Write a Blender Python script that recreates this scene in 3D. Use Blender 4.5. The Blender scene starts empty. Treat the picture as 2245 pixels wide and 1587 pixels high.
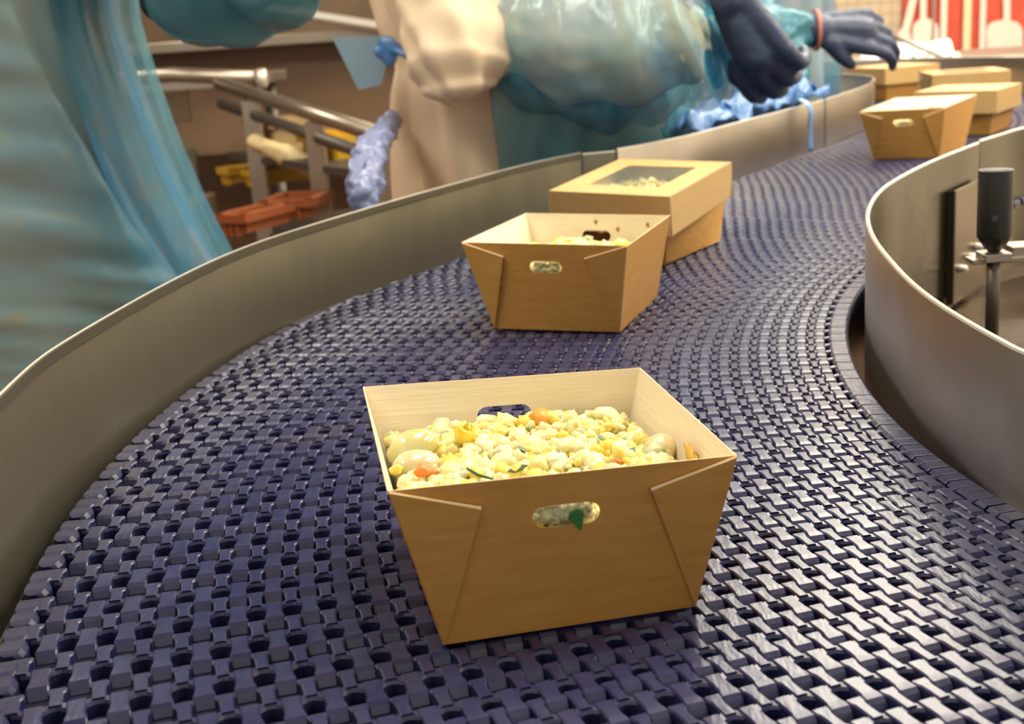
import bpy, bmesh, math, random
from mathutils import Vector, Matrix, noise
from mathutils.geometry import tessellate_polygon
C = bpy.context.scene.collection
sc = bpy.context.scene
Z0 = 0.90                      # height of the belt surface above the floor
PI = math.pi

# ------------------------------------------------------------------ camera
FPX = 2854.7
RX = Vector((0.99765, -0.01746, -0.06617)); UP = Vector((0.0684, 0.25459, 0.96462)); FW = Vector((0.0, 0.9669, -0.25516))
FW.normalize(); RX = (RX - FW * RX.dot(FW)).normalized(); UP = RX.cross(FW)
CAMP = Vector((0, 0, 0.2935 + Z0))
cam_d = bpy.data.cameras.new('camera'); cam = bpy.data.objects.new('camera', cam_d); C.objects.link(cam)
M = Matrix((RX, UP, -FW)).transposed().to_4x4(); M.translation = CAMP
cam.matrix_world = M
cam_d.sensor_width = 36; cam_d.sensor_fit = 'HORIZONTAL'; cam_d.lens = FPX * 36 / 2245
cam_d.clip_start = 0.02; cam_d.clip_end = 60
cam_d.dof.use_dof = True; cam_d.dof.focus_distance = 0.80; cam_d.dof.aperture_fstop = 12.5
sc.camera = cam

# ------------------------------------------------------------------ world, exposure
sc.view_settings.view_transform = 'Standard'; sc.view_settings.look = 'None'
sc.view_settings.gamma = 1; sc.view_settings.use_curve_mapping = False
sc.view_settings.exposure = 0.0
w = bpy.data.worlds.new('world'); sc.world = w; w.use_nodes = True
w.node_tree.nodes['Background'].inputs[0].default_value = (1.0, 0.93, 0.82, 1)
w.node_tree.nodes['Background'].inputs[1].default_value = 0.68
LIGHT = 15.2                   # radiance of the ceiling light diffusers
try: sc.cycles.max_bounces = 7; sc.cycles.transparent_max_bounces = 12; sc.cycles.caustics_reflective = False; sc.cycles.caustics_refractive = False
except Exception: pass

# ------------------------------------------------------------------ helpers
def ray(px, py): return FW + RX * ((px - 1122.5) / FPX) - UP * ((py - 793.5) / FPX)
def atY(px, py, Y): d = ray(px, py); return CAMP + d * (Y / d.y)
def atZ(px, py, z): d = ray(px, py); return CAMP + d * ((z + Z0 - CAMP.z) / d.z)     # z above the belt

MATS = {}
def mat(name, col, rough=0.5, metal=0.0, col2=None, nscale=20, nstretch=(1, 1, 1), ndist=0.0, lo=0.4, hi=0.6, rough2=None,
        bump=0.0, bscale=60, bstretch=(1, 1, 1), alpha=1.0, spec=None, emit=None, estr=0, sss=0, coat=0, trans=0, stains=None, bwave=None):
    if name in MATS: return MATS[name]
    m = bpy.data.materials.new(name); m.use_nodes = True; MATS[name] = m
    nt = m.node_tree; b = nt.nodes['Principled BSDF']; N = nt.nodes.new; L = nt.links.new
    b.inputs['Base Color'].default_value = (*col, 1); b.inputs['Roughness'].default_value = rough; b.inputs['Metallic'].default_value = metal
    b.inputs['Alpha'].default_value = alpha
    if spec is not None: b.inputs['Specular IOR Level'].default_value = spec
    if coat: b.inputs['Coat Weight'].default_value = coat; b.inputs['Coat Roughness'].default_value = 0.15
    if trans: b.inputs['Transmission Weight'].default_value = trans
    if sss: b.inputs['Subsurface Weight'].default_value = sss; b.inputs['Subsurface Radius'].default_value = (0.004, 0.003, 0.0015); b.inputs['Subsurface Scale'].default_value = 1
    if emit: b.inputs['Emission Color'].default_value = (*emit, 1); b.inputs['Emission Strength'].default_value = estr
    tc = N('ShaderNodeTexCoord')
    def nz(scale, stretch, detail=4, dist=0.0):
        mp = N('ShaderNodeMapping'); mp.inputs['Scale'].default_value = stretch; L(tc.outputs['Object'], mp.inputs[0])
        n = N('ShaderNodeTexNoise'); n.inputs['Scale'].default_value = scale; n.inputs['Detail'].default_value = detail; n.inputs['Distortion'].default_value = dist
        L(mp.outputs[0], n.inputs['Vector']); return n
    out = None
    if col2:
        n = nz(nscale, nstretch, 5, ndist); r = N('ShaderNodeValToRGB'); r.color_ramp.elements[0].position = lo; r.color_ramp.elements[1].position = hi
        r.color_ramp.elements[0].color = (*col, 1); r.color_ramp.elements[1].color = (*col2, 1)
        L(n.outputs[0], r.inputs[0]); L(r.outputs[0], b.inputs['Base Color']); out = r.outputs[0]
        if rough2 is not None:
            mr = N('ShaderNodeMapRange'); mr.inputs['To Min'].default_value = rough; mr.inputs['To Max'].default_value = rough2
            mr.inputs['From Min'].default_value = lo; mr.inputs['From Max'].default_value = hi
            L(n.outputs[0], mr.inputs['Value']); L(mr.outputs[0], b.inputs['Roughness'])
    for st in (stains or []):
        scol, sscale, sstretch, slo, shi, smax = st
        n = nz(sscale, sstretch, 3, 0.4); mr = N('ShaderNodeMapRange')
        mr.inputs['From Min'].default_value = slo; mr.inputs['From Max'].default_value = shi; mr.inputs['To Max'].default_value = smax
        L(n.outputs[0], mr.inputs['Value']); mx = N('ShaderNodeMix'); mx.data_type = 'RGBA'
        L(mr.outputs[0], mx.inputs[0]); mx.inputs[7].default_value = (*scol, 1)
        if out: L(out, mx.inputs[6])
        else: mx.inputs[6].default_value = (*col, 1)
        out = mx.outputs[2]; L(out, b.inputs['Base Color'])
    if bump:
        n = nz(bscale, bstretch, 6); bp = N('ShaderNodeBump'); bp.inputs['Strength'].default_value = bump; bp.inputs['Distance'].default_value = 0.01
        L(n.outputs[0], bp.inputs['Height']); L(bp.outputs[0], b.inputs['Normal'])
    return m

def tag(o, label, cat, group=None, kind=None):
    if label: o['label'] = label
    if cat: o['category'] = cat
    if group: o['group'] = group
    if kind: o['kind'] = kind
    return o
def empty(name, loc, label, cat, group=None):
    o = bpy.data.objects.new(name, None); C.objects.link(o); o.location = loc; o.empty_display_size = 0.05
    return tag(o, label, cat, group)
def link(name, me, parent=None):
    o = bpy.data.objects.new(name, me); C.objects.link(o)
    if parent:
        bpy.context.view_layer.update() if False else None
        o.parent = parent
        base = Matrix.Identity(4); p = parent; chain = []
        while p: chain.append(p); p = p.parent
        for q in reversed(chain): base = base @ q.matrix_parent_inverse @ q.matrix_basis
        o.matrix_parent_inverse = base.inverted()
    return o
class MB:
    def __init__(s): s.v = []; s.f = []; s.mi = []
    def add(s, vs, fs, mi=0):
        k = len(s.v); s.v += [tuple(v) for v in vs]; s.f += [tuple(i + k for i in f) for f in fs]
        s.mi += (mi if isinstance(mi, list) else [mi] * len(fs)); return s
    def box(s, c, d, R=None, mi=0, bev=0):
        c = Vector(c); hx, hy, hz = d[0] / 2, d[1] / 2, d[2] / 2
        vs = []
        for z in (-1, 1):
            for x, y in ((-1, -1), (1, -1), (1, 1), (-1, 1)):
                v = Vector((x * hx, y * hy, z * hz)); v = R @ v if R else v; vs.append(c + v)
        return s.add(vs, [(3, 2, 1, 0), (4, 5, 6, 7), (0, 1, 5, 4), (1, 2, 6, 5), (2, 3, 7, 6), (3, 0, 4, 7)], mi)
    def tube(s, pts, r, n=12, mi=0, caps=True):
        pts = [Vector(p) for p in pts]; rs = r if isinstance(r, (list, tuple)) else [r] * len(pts)
        rings = []; prev = None
        for i, p in enumerate(pts):
            t = (pts[min(i + 1, len(pts) - 1)] - pts[max(i - 1, 0)]).normalized()
            if prev is None: a = t.orthogonal().normalized()
            else: a = (prev - t * prev.dot(t)).normalized()
            prev = a; b = t.cross(a); rings.append([p + (a * math.cos(2 * PI * k / n) + b * math.sin(2 * PI * k / n)) * rs[i] for k in range(n)])
        vs = [v for rg in rings for v in rg]; fs = []
        for i in range(len(pts) - 1):
            for k in range(n): fs.append((i * n + k, i * n + (k + 1) % n, (i + 1) * n + (k + 1) % n, (i + 1) * n + k))
        if caps: fs.append(tuple(range(n - 1, -1, -1))); fs.append(tuple((len(pts) - 1) * n + k for k in range(n)))
        return s.add(vs, fs, mi)
    def capsule(s, a, b, ra, rb, n=16, m=5, mi=0):
        a = Vector(a); b = Vector(b); t = (b - a); L_ = t.length; t = t.normalized() if L_ > 1e-6 else Vector((0, 0, 1))
        if L_ < 1e-6: b = a + t * 1e-4
        pts = []; rs = []
        for i in range(m + 1):
            q = PI / 2 * (i / m); pts.append(a - t * ra * math.cos(q)); rs.append(max(ra * math.sin(q), ra * .03))
        for i in range(m + 1):
            q = PI / 2 * (i / m); pts.append(b + t * rb * math.sin(q)); rs.append(max(rb * math.cos(q), rb * .03))
        u = t.orthogonal().normalized(); w_ = t.cross(u); vs = []; fs = []
        for p, r in zip(pts, rs): vs += [p + (u * math.cos(2 * PI * k / n) + w_ * math.sin(2 * PI * k / n)) * r for k in range(n)]
        for i in range(len(pts) - 1):
            for k in range(n): fs.append((i * n + k, i * n + (k + 1) % n, (i + 1) * n + (k + 1) % n, (i + 1) * n + k))
        fs.append(tuple(range(n - 1, -1, -1))); fs.append(tuple((len(pts) - 1) * n + k for k in range(n)))
        return s.add(vs, fs, mi)
    def build(s, name, mats, parent=None, smooth=False, fixn=False):
        me = bpy.data.meshes.new(name); me.from_pydata(s.v, [], s.f); me.update()
        for m in (mats if isinstance(mats, (list, tuple)) else [mats]): me.materials.append(m)
        if any(s.mi): me.polygons.foreach_set('material_index', s.mi)
        if smooth: me.polygons.foreach_set('use_smooth', [True] * len(me.polygons))
        if fixn:
            bm = bmesh.new(); bm.from_mesh(me); bmesh.ops.recalc_face_normals(bm, faces=bm.faces); bm.to_mesh(me); bm.free()
        me.update(); return link(name, me, parent)
def bevel(o, wd, seg=2, ang=0.6):
    m = o.modifiers.new('bevel', 'BEVEL'); m.width = wd; m.segments = seg; m.limit_method = 'ANGLE'; m.angle_limit = ang; return o
def catmull(P, n=8):
    P = [Vector(p) for p in P]; Q = [P[0] * 2 - P[1]] + P + [P[-1] * 2 - P[-2]]; out = []
    for i in range(1, len(Q) - 2):
        for k in range(n):
            t = k / n; a, b, c, d = Q[i - 1:i + 3]
            out.append(0.5 * ((2 * b) + (c - a) * t + (2 * a - 5 * b + 4 * c - d) * t * t + (3 * b - a - 3 * c + d) * t ** 3))
    out.append(P[-1]); return out
def smooth_path(P, it=6):
    P = [p.copy() for p in P]
    for _ in range(it): P = [P[0]] + [(P[i - 1] + P[i] * 2 + P[i + 1]) / 4 for i in range(1, len(P) - 1)] + [P[-1]]
    return P

# ------------------------------------------------------------------ materials
navy = mat('navy_belt_plastic', (0.018, 0.022, 0.085), 0.27, col2=(0.030, 0.034, 0.10), nscale=45, bump=0.05, bscale=300, bstretch=(1, .25, 1), spec=0.8,
           stains=[((0.12, 0.09, 0.08), 9, (1, 1, 1), 0.60, 0.78, 0.4)])
under = mat('belt_underside', (0.012, 0.013, 0.04), 0.55)
steelL = mat('brushed_steel_guard', (0.205, 0.19, 0.14), 0.42, 0.85, col2=(0.165, 0.15, 0.11), nscale=7, nstretch=(1, 1, .5), rough2=0.5, bump=0.05, bscale=160, bstretch=(1, 1, .12),
             stains=[((0.20, 0.16, 0.11), 14, (1, 1, .6), 0.60, 0.8, 0.5)])
steelR = mat('polished_steel_guard', (0.50, 0.47, 0.43), 0.30, 0.95, col2=(0.43, 0.40, 0.36), nscale=6, rough2=0.36)
rimm = mat('steel_rim_highlight', (0.86, 0.83, 0.76), 0.3, 0.45)  # base paled and less metallic, so the colour carries the bright edge highlight
steel = mat('stainless_steel', (0.48, 0.42, 0.35), 0.33, 0.9, col2=(0.38, 0.33, 0.27), nscale=4, rough2=0.45)
steelD = mat('dull_dark_steel', (0.16, 0.14, 0.12), 0.45, 0.7)
blackp = mat('black_plastic', (0.016, 0.014, 0.013), 0.38)
kraft = mat('kraft_outside', (0.60, 0.30, 0.065), 0.5, col2=(0.67, 0.36, 0.095), nscale=30, nstretch=(1, 1, 6), lo=0.3, hi=0.7, bump=0.06, bscale=220, spec=0.35)
kraftin = mat('cream_board_inside', (0.84, 0.74, 0.56), 0.42, col2=(0.90, 0.81, 0.64), nscale=18, nstretch=(1, 1, 6), lo=0.3, hi=0.7, bump=0.10, bscale=60, bstretch=(.3, .3, 6), spec=0.45)
kraftcut = mat('cut_board_edge', (0.86, 0.66, 0.38), 0.7)

# ------------------------------------------------------------------ ceiling lights (overhead lights of the room, plus an added right-wall pair brightening the box sides)
CEIL = 2.85
lampm = mat('light_diffuser', (0.9, 0.9, 0.9), 0.5, emit=(1.0, 0.92, 0.76), estr=LIGHT)
whitepaint = mat('white_painted_metal', (0.8, 0.8, 0.78), 0.4)
LAMPS = [(-1.3, 0.9), (0.35, 1.55), (2.9, 0.9), (2.9, 2.2), (1.6, 1.2), (1.05, 3.6), (1.90, 3.6), (2.75, 3.6), (1.15, 5.2), (1.95, 5.2), (2.75, 5.2), (-1.9, 3.2)]
LNAMES = ['left of the near end of the belt', 'right above the near end of the belt', 'added beside the right wall for side light, nearest', 'added beside the right wall for side light, second', 'right of the near end of the belt', 'middle cross row, nearest the belt', 'middle cross row, centre', 'middle cross row, nearest the right wall', 'back cross row, nearest the belt', 'back cross row, centre', 'back cross row, nearest the right wall', 'alone near the left wall']
for (x, y), nm in zip(LAMPS, LNAMES):
    t = empty('ceiling_light', (x, y, CEIL), 'long white rectangular ceiling light, ' + nm, 'light', 'ceiling lights')
    fr = MB(); W_, D_ = 0.62, 1.25
    for sx, sy, dx, dy in ((0, -1, W_, .03), (0, 1, W_, .03), (-1, 0, .03, D_), (1, 0, .03, D_)):
        fr.box((x + sx * W_ / 2, y + sy * D_ / 2, CEIL - .03), (dx + .03 * (sx == 0), dy, .06))
    fr.build('frame', whitepaint, t)
    MB().box((x, y, CEIL - .025), (W_ - .035, D_ - .035, .02)).build('diffuser', lampm, t)

# ------------------------------------------------------------------ room
wallm = mat('cream_wall_panel', (0.84, 0.78, 0.64), 0.45, col2=(0.78, 0.71, 0.56), nscale=3)
brownw = mat('brown_hygiene_wall', (0.25, 0.165, 0.10), 0.35, col2=(0.18, 0.115, 0.07), nscale=2.2, nstretch=(1, 1, 2))
floorm = mat('red_brown_floor', (0.23, 0.085, 0.04), 0.28, col2=(0.15, 0.065, 0.035), nscale=6, rough2=0.45, bump=0.05, bscale=80)
ceilm = mat('white_ceiling', (0.72, 0.70, 0.64), 0.7)
XL, XR, YB, YF = -3.2, 3.6, 7.2, -1.6
def struct(name, c, d, m):
    o = MB().box(c, d).build(name, m); o['kind'] = 'structure'; return o
struct('floor', ((XL + XR) / 2, (YB + YF) / 2, -.05), (XR - XL + .2, YB - YF + .2, .1), floorm)
struct('ceiling', ((XL + XR) / 2, (YB + YF) / 2, CEIL + .05), (XR - XL + .2, YB - YF + .2, .1), ceilm)
struct('wall_left', (XL - .05, (YB + YF) / 2, CEIL / 2), (.1, YB - YF, CEIL), brownw)
struct('wall_right', (XR + .05, (YB + YF) / 2, CEIL / 2), (.1, YB - YF, CEIL), wallm)
def tiled():
    m = mat('beige_tiled_wall', (0.62, 0.50, 0.34), 0.3); nt = m.node_tree; b = nt.nodes['Principled BSDF']
    tc = nt.nodes.new('ShaderNodeTexCoord'); br = nt.nodes.new('ShaderNodeTexBrick'); mp = nt.nodes.new('ShaderNodeMapping')
    mp.inputs['Rotation'].default_value = (PI / 2, 0, 0); nt.links.new(tc.outputs['Object'], mp.inputs[0]); nt.links.new(mp.outputs[0], br.inputs['Vector'])
    br.offset = 0; br.inputs['Scale'].default_value = 1; br.inputs['Brick Width'].default_value = .06; br.inputs['Row Height'].default_value = .06; br.inputs['Mortar Size'].default_value = .004
    br.inputs['Color1'].default_value = (.66, .53, .36, 1); br.inputs['Color2'].default_value = (.60, .48, .33, 1); br.inputs['Mortar'].default_value = (.42, .34, .25, 1)
    nt.links.new(br.outputs[0], b.inputs['Base Color']); return m
tilem = tiled()
struct('wall_back', ((XL + XR) / 2, YB + .05, CEIL / 2), (XR - XL, .1, CEIL), tilem)

# ------------------------------------------------------------------ conveyor path
KN = [0, .5, .9, 1.3, 1.7, 2.2, 2.7, 3.2, 3.3, 6.0]
KV = [-.3594, -.9532, -.7824, -.7748, -.2168, .2667, .2982, .5465, 1.25, 1.25]
BW = 0.283
def interp(x, xs, ys):
    if x <= xs[0]: return ys[0]
    for i in range(len(xs) - 1):
        if x <= xs[i + 1]: return ys[i] + (ys[i + 1] - ys[i]) * (x - xs[i]) / (xs[i + 1] - xs[i])
    return ys[-1]
DS = 0.004; path = []; px_, py_, h_ = 0.1782, 0.2203, 2.0729
for i in range(int(4.9 / DS)):
    h_ += interp(i * DS, KN, KV) * DS; px_ += math.cos(h_) * DS; py_ += math.sin(h_) * DS; path.append((px_, py_, h_))
def at_s(s): return path[min(max(int(s / DS), 0), len(path) - 1)]

conv = empty('conveyor', (0.1, 1.0, 0), 'curved stainless steel conveyor with navy blue link belt, bending right then left', 'conveyor')
# belt: rows of interlocking links
def belt():
    mb = MB(); NU = 30; dip = 0
    wid = [0.0206 + (0.0172 - 0.0206) * j / (NU - 1) for j in range(NU)]; k = (2 * BW - .030) / sum(wid); wid = [a * k for a in wid]
    edges = [-BW + .015]
    for a in wid: edges.append(edges[-1] + a)
    def W(u): return u * (1 - dip / BW) if u > 0 else u
    def prism(st, B, T, O, mi=0):
        # st: list of (v, u, halfwidth, ztop) ; prism with bevelled top edges, bottom zb
        vs = []; n = len(st); zb = -.009
        for (v, u, hw, z) in st:
            for du, dz in ((-hw, zb - .0), (-hw, z - .0009), (-hw + .0008, z), (hw - .0008, z), (hw, z - .0009), (hw, zb)):
                zz = dz if dz != zb else min(zb, z - .002)
                p = O + B * W(u + du) + T * v; vs.append((p.x, p.y, Z0 + zz))
        fs = []
        for i in range(n - 1):
            for a in range(5): fs.append((i * 6 + a, (i + 1) * 6 + a, (i + 1) * 6 + a + 1, i * 6 + a + 1))
        fs.append((0, 1, 2, 3, 4, 5)); fs.append(tuple((n - 1) * 6 + a for a in (5, 4, 3, 2, 1, 0)))
        mb.add(vs, fs, mi)
    s = 0.012
    while s < 4.85:
        x, y, h = at_s(s); T = Vector((math.cos(h), math.sin(h), 0)); B = Vector((math.sin(h), -math.cos(h), 0)); O = Vector((x, y, 0))
        dip = .022 * math.exp(-((s - 1.75) / .55) ** 2)     # the belt slides to the inside of the bend and tucks under the guard
        # wavy cross bar
        SG = 8; n = NU * SG; vs = []; fs = []
        for i in range(n + 1):
            j = min(i // SG, NU - 1); u = edges[j] + wid[j] * ((i - j * SG) / SG); ph = 2 * PI * (i % SG) / SG
            c = .0022 * math.cos(ph)            # crest over the narrow fingers of the next row
            for dv, z in ((-.0034, -.009), (-.0032, -.0026), (-.0022, -.0011), (.0022, -.0009), (.0031, -.0020), (.0034, -.009)):
                p = O + B * W(u) + T * (c + dv); vs.append((p.x, p.y, Z0 + z))
        for i in range(n):
            for a in range(5): fs.append((i * 6 + a, (i + 1) * 6 + a, (i + 1) * 6 + a + 1, i * 6 + a + 1))
        mb.add(vs, [f[::-1] for f in fs])
        for j in range(NU):
            u0 = edges[j]; p_ = wid[j]; q = p_ / .0188
            # narrow finger pointing along travel, at the unit edge
            prism([(0.0, u0, .0032 * q, 0), (.008, u0, .0031 * q, 0), (.0120, u0, .0033 * q, 0), (.0140, u0, .0043 * q, 0), (.0172, u0, .0046 * q, -.0001), (.0180, u0, .0042 * q, -.0012)], B, T, O)
            # broad finger pointing back, rounded down over the rod
            uc = u0 + p_ / 2
            prism([(.0020, uc, .0046 * q, 0), (-.006, uc, .0042 * q, 0), (-.0115, uc, .0044 * q, 0), (-.0135, uc, .0051 * q, -.0001), (-.0165, uc, .0053 * q, -.0003), (-.0186, uc, .0052 * q, -.0022), (-.0206, uc, .0050 * q, -.0056), (-.0216, uc, .0045 * q, -.0088)][::-1], B, T, O)
        # hinge rod
        a = O - B * (BW - .008) - T * .021; b = O + B * W(BW - .012) - T * .021
        mb.tube([(a.x, a.y, Z0 - .0088), (b.x, b.y, Z0 - .0088)], .0026, 6, mi=1, caps=False)
        # end caps: rounded knuckles on both edges
        for sg in (-1, 1):
            e = O + B * (W(sg * (BW - .007)))
            for dv in ((-.018, .014) if sg < 0 else (-.0115, .0115)):
                c = e + T * (dv * .5)
                pts = [(-.0095, .0030, .1), (-.0080, .0062, .8), (-.004, .0078, 1.3), (.004, .0078, 1.3), (.0080, .0062, .8), (.0095, .0030, .1)] if sg < 0 else [(-.0054, .008, -.3), (-.0048, .0086, 0), (.0048, .0086, 0), (.0054, .008, -.3)]
                vs = []; fs = []
                for (v, hw, k2) in pts:
                    p = c + T * v
                    for du, z in ((-hw, -.010), (-hw, -.002), (-hw * .72, .0010 * k2), (hw * .72, .0010 * k2), (hw, -.002), (hw, -.010)):
                        r = p + B * du; vs.append((r.x, r.y, Z0 + z))
                for i in range(len(pts) - 1):
                    for a in range(5): fs.append((i * 6 + a, (i + 1) * 6 + a, (i + 1) * 6 + a + 1, i * 6 + a + 1))
                fs.append((0, 1, 2, 3, 4, 5)); fs.append(tuple((len(pts) - 1) * 6 + a for a in (5, 4, 3, 2, 1, 0)))
                mb.add(vs, fs)
        s += 0.0312
    return mb.build('link_belt', [navy, under], conv, fixn=True)
belt()
def strip(name, off0, off1, z0, z1, m, s0=0, s1=4.88, step=.04):
    mb = MB(); vs = []; fs = []; n = 0; s = s0
    while s <= s1:
        x, y, h = at_s(s); bx, by = math.sin(h), -math.cos(h)
        for o, z in ((off0, z0), (off0, z1), (off1, z1), (off1, z0)): vs.append((x + bx * o, y + by * o, Z0 + z))
        s += step; n += 1
    for i in range(n - 1):
        for a in range(4): fs.append((i * 4 + a, (i + 1) * 4 + a, (i + 1) * 4 + (a + 1) % 4, i * 4 + (a + 1) % 4))
    fs.append((0, 1, 2, 3)); fs.append(tuple((n - 1) * 4 + a for a in (3, 2, 1, 0)))
    mb.add(vs, fs); return mb.build(name, m, conv, fixn=True)
strip('slide_bed', -BW + .004, BW - .034, -.030, -.015, under)
strip('side_frame', -BW - .012, -BW - .006, -.17, -.02, steelD)
strip('side_frame', BW - .040, BW - .034, -.17, -.02, steelD)
for s in (0.35, 1.5, 2.6, 3.7):
    x, y, h = at_s(s)
    for sg in (-1, 1):
        p = Vector((x + math.sin(h) * sg * (BW - .04), y - math.cos(h) * sg * (BW - .04), 0))
        lg = MB().box((p.x, p.y, (Z0 - .03) / 2 + .01), (.04, .04, Z0 - .05)).build('leg', steelD, conv)
        MB().tube([(p.x, p.y, 0), (p.x, p.y, .02)], .03, 16).build('foot', blackp, lg)

GH = 0.095
steelI = mat('polished_steel_painted_reflection', (0.095, 0.083, 0.052), 0.20, 0.9, col2=(0.065, 0.056, 0.036), nscale=5, rough2=0.28)  # inner guard face: dark olive reflection of its surroundings put into the base colour
def guard(name, pts, z0, z1, th, m, side=1, hem=False, rimmat=rimm, back=None):
    """sheet guard following plan points, thickened to one side, with a rounded rim"""
    P = [Vector((p[0], p[1], 0)) for p in pts]; vs = []; fs = []; mi = []
    prof = [(0, z0), (0, z1 - th * .5), (th * .15, z1 - th * .15), (th * .5, z1), (th * .85, z1 - th * .15), (th, z1 - th * .5), (th, z0)]
    n = len(P); k = len(prof)
    for i in range(n):
        t = (P[min(i + 1, n - 1)] - P[max(i - 1, 0)]).normalized(); nn = Vector((t.y, -t.x, 0)) * side
        for d, z in prof: q = P[i] + nn * d; vs.append((q.x, q.y, Z0 + z))
    for i in range(n - 1):
        for a in range(k):
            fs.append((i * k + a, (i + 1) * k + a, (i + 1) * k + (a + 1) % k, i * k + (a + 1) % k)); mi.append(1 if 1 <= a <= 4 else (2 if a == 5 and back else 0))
    fs.append(tuple(range(k))); fs.append(tuple((n - 1) * k + a for a in range(k - 1, -1, -1))); mi += [0, 0]
    mb = MB(); mb.add(vs, fs, mi); o = mb.build(name, [m, rimmat] + ([back] if back else []), conv, smooth=False, fixn=True)
    me = o.data; me.polygons.foreach_set('use_smooth', [abs(p.normal.z) < .98 and len(p.vertices) == 4 for p in me.polygons])
    e = o.modifiers.new('es', 'EDGE_SPLIT'); e.split_angle = .7
    if hem:
        hb = MB(); vs = []; fs = []
        for i in range(n):
            t = (P[min(i + 1, n - 1)] - P[max(i - 1, 0)]).normalized(); nn = Vector((t.y, -t.x, 0)) * side
            for d, z in ((-.0012, z1 - .0085), (-.0012, z1 - .001), (.0, z1 - .0005), (.0, z1 - .0095)): q = P[i] + nn * d; vs.append((q.x, q.y, Z0 + z))
        for i in range(n - 1):
            for a in range(4): fs.append((i * 4 + a, (i + 1) * 4 + a, (i + 1) * 4 + (a + 1) % 4, i * 4 + (a + 1) % 4))
        hb.add(vs, fs); hb.build('rim_hem', m, o, smooth=False, fixn=True)
    return o
def rimpts(px): return [atZ(x, y, GH) for x, y in px]
# left guard, near panel: extended towards and past the camera
near = [Vector((-.19, .12, 0)), Vector((-.255, .36, 0)), Vector((-.290, .56, 0)), Vector((-.303, .70, 0))] 
Lrim = near + rimpts([(60, 807), (130, 755), (240, 690), (350, 628), (520, 545), (700, 487), (900, 428), (1055, 386), (1150, 360), (1274, 334)])
Ls = smooth_path(catmull(Lrim, 10), 30)
guard('side_guard', Ls, -.03, GH, .003, steelL, -1, hem=True)
# small joint piece and second panel
a0 = Ls[-1]; B1 = [atZ(1352, 327, GH)]; d = (B1[0] - a0); d.z = 0
guard('side_guard', [a0 + d * .04 + d * .92 * t / 4 for t in range(5)], -.03, GH - .002, .003, steelL, -1)
C1 = [atZ(1354, 327, GH)] + rimpts([(1500, 300), (1620, 268), (1760, 232), (1806, 219)])
guard('side_guard', smooth_path(catmull(C1, 8), 6), -.03, GH + .001, .003, steelR, -1)
# curl of the inner guard of the far left-hand bend: offset of the belt path
def side_pts(off, s0, s1, step=.03):
    out = []; s = s0
    while s <= s1: x, y, h = at_s(s); out.append(Vector((x + math.sin(h) * off, y - math.cos(h) * off, 0))); s += step
    return out
D1 = [atZ(1810, 218, GH)] + side_pts(-.289, 2.80, 4.86)
guard('side_guard', smooth_path(D1, 3), -.03, GH + .001, .003, steelR, -1)
# right guard: apex pointing left, near panel and far panel
Rn = [Vector((.46, .20, 0)), Vector((.375, .36, 0)), Vector((.315, .54, 0))] + rimpts([(2245, 770), (2200, 748), (2100, 693), (2000, 625), (1940, 560), (1910, 520), (1896, 480), (1901, 450), (1920, 420), (1960, 390), (2040, 350), (2110, 323), (2141, 311)])
Rs = smooth_path(catmull(Rn, 10), 24)
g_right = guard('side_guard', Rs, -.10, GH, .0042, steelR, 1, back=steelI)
e0 = Rs[-1]; sp = side_pts(.291, 2.15, 4.86)
Rf = [e0 + (atZ(2245, 279, GH) - e0) * t for t in (.02, .5, 1)]
for q in Rf: q.z = 0
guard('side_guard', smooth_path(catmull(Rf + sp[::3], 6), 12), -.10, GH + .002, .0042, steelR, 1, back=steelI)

# ------------------------------------------------------------------ fittings inside the right-hand guard
inner = MB(); vs = [(p.x + .012, p.y, Z0 - .10) for p in Rs[14:]] + [(1.0, 1.95, Z0 - .10), (1.25, 1.2, Z0 - .10), (.9, .3, Z0 - .10)]
inner.add(vs + [(a, b, c - .004) for a, b, c in vs], [tuple(range(len(vs))), tuple(range(2 * len(vs) - 1, len(vs) - 1, -1))])
inner.build('deck_plate', mat('bronze_tinted_steel', (0.13, 0.085, 0.05), 0.2, 0.9, col2=(0.08, 0.05, 0.03), nscale=9, rough2=0.35), conv)
# bracket plate bolted to the inner face of the far guard
gp = []
for q in Rs:
    pp = q.copy(); pp.z = Z0 + GH; gp.append(pp)
def rim_at(px):
    best = min(gp, key=lambda p: abs((p - CAMP).dot(RX) / (p - CAMP).dot(FW) * FPX + 1122.5 - px) + (1e4 if p.y < 1.35 else 0)); return best
b0 = rim_at(2068); b1_ = rim_at(2136); tdir = (b1_ - b0); tdir.z = 0; tdir.normalize(); nrm = Vector((tdir.y, -tdir.x, 0))
R = Matrix((tdir, nrm, Vector((0, 0, 1)))).transposed()
mid = (b0 + b1_) / 2
brk = MB(); ctr = Vector((mid.x, mid.y, Z0 - .022)) + nrm * .014
brk.box(ctr, ((b1_ - b0).length, .003, .145), R); brk.box(ctr - tdir * ((b1_ - b0).length / 2) - nrm * .004, (.003, .010, .145), R)
br = brk.build('bracket_plate', mat('bracket_steel', (.21, .175, .125), .24, .9), conv); bevel(br, .0008)
for k, (u, z) in enumerate(((-.010, -.020), (.030, -.012), (.058, -.004))):
    c0 = ctr + tdir * (u - .03) + Vector((0, 0, z - .010)); MB().capsule(c0, c0 + nrm * .007, .0055, .005, 12, 4).build('bolt', rimm, br, smooth=True)
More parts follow.
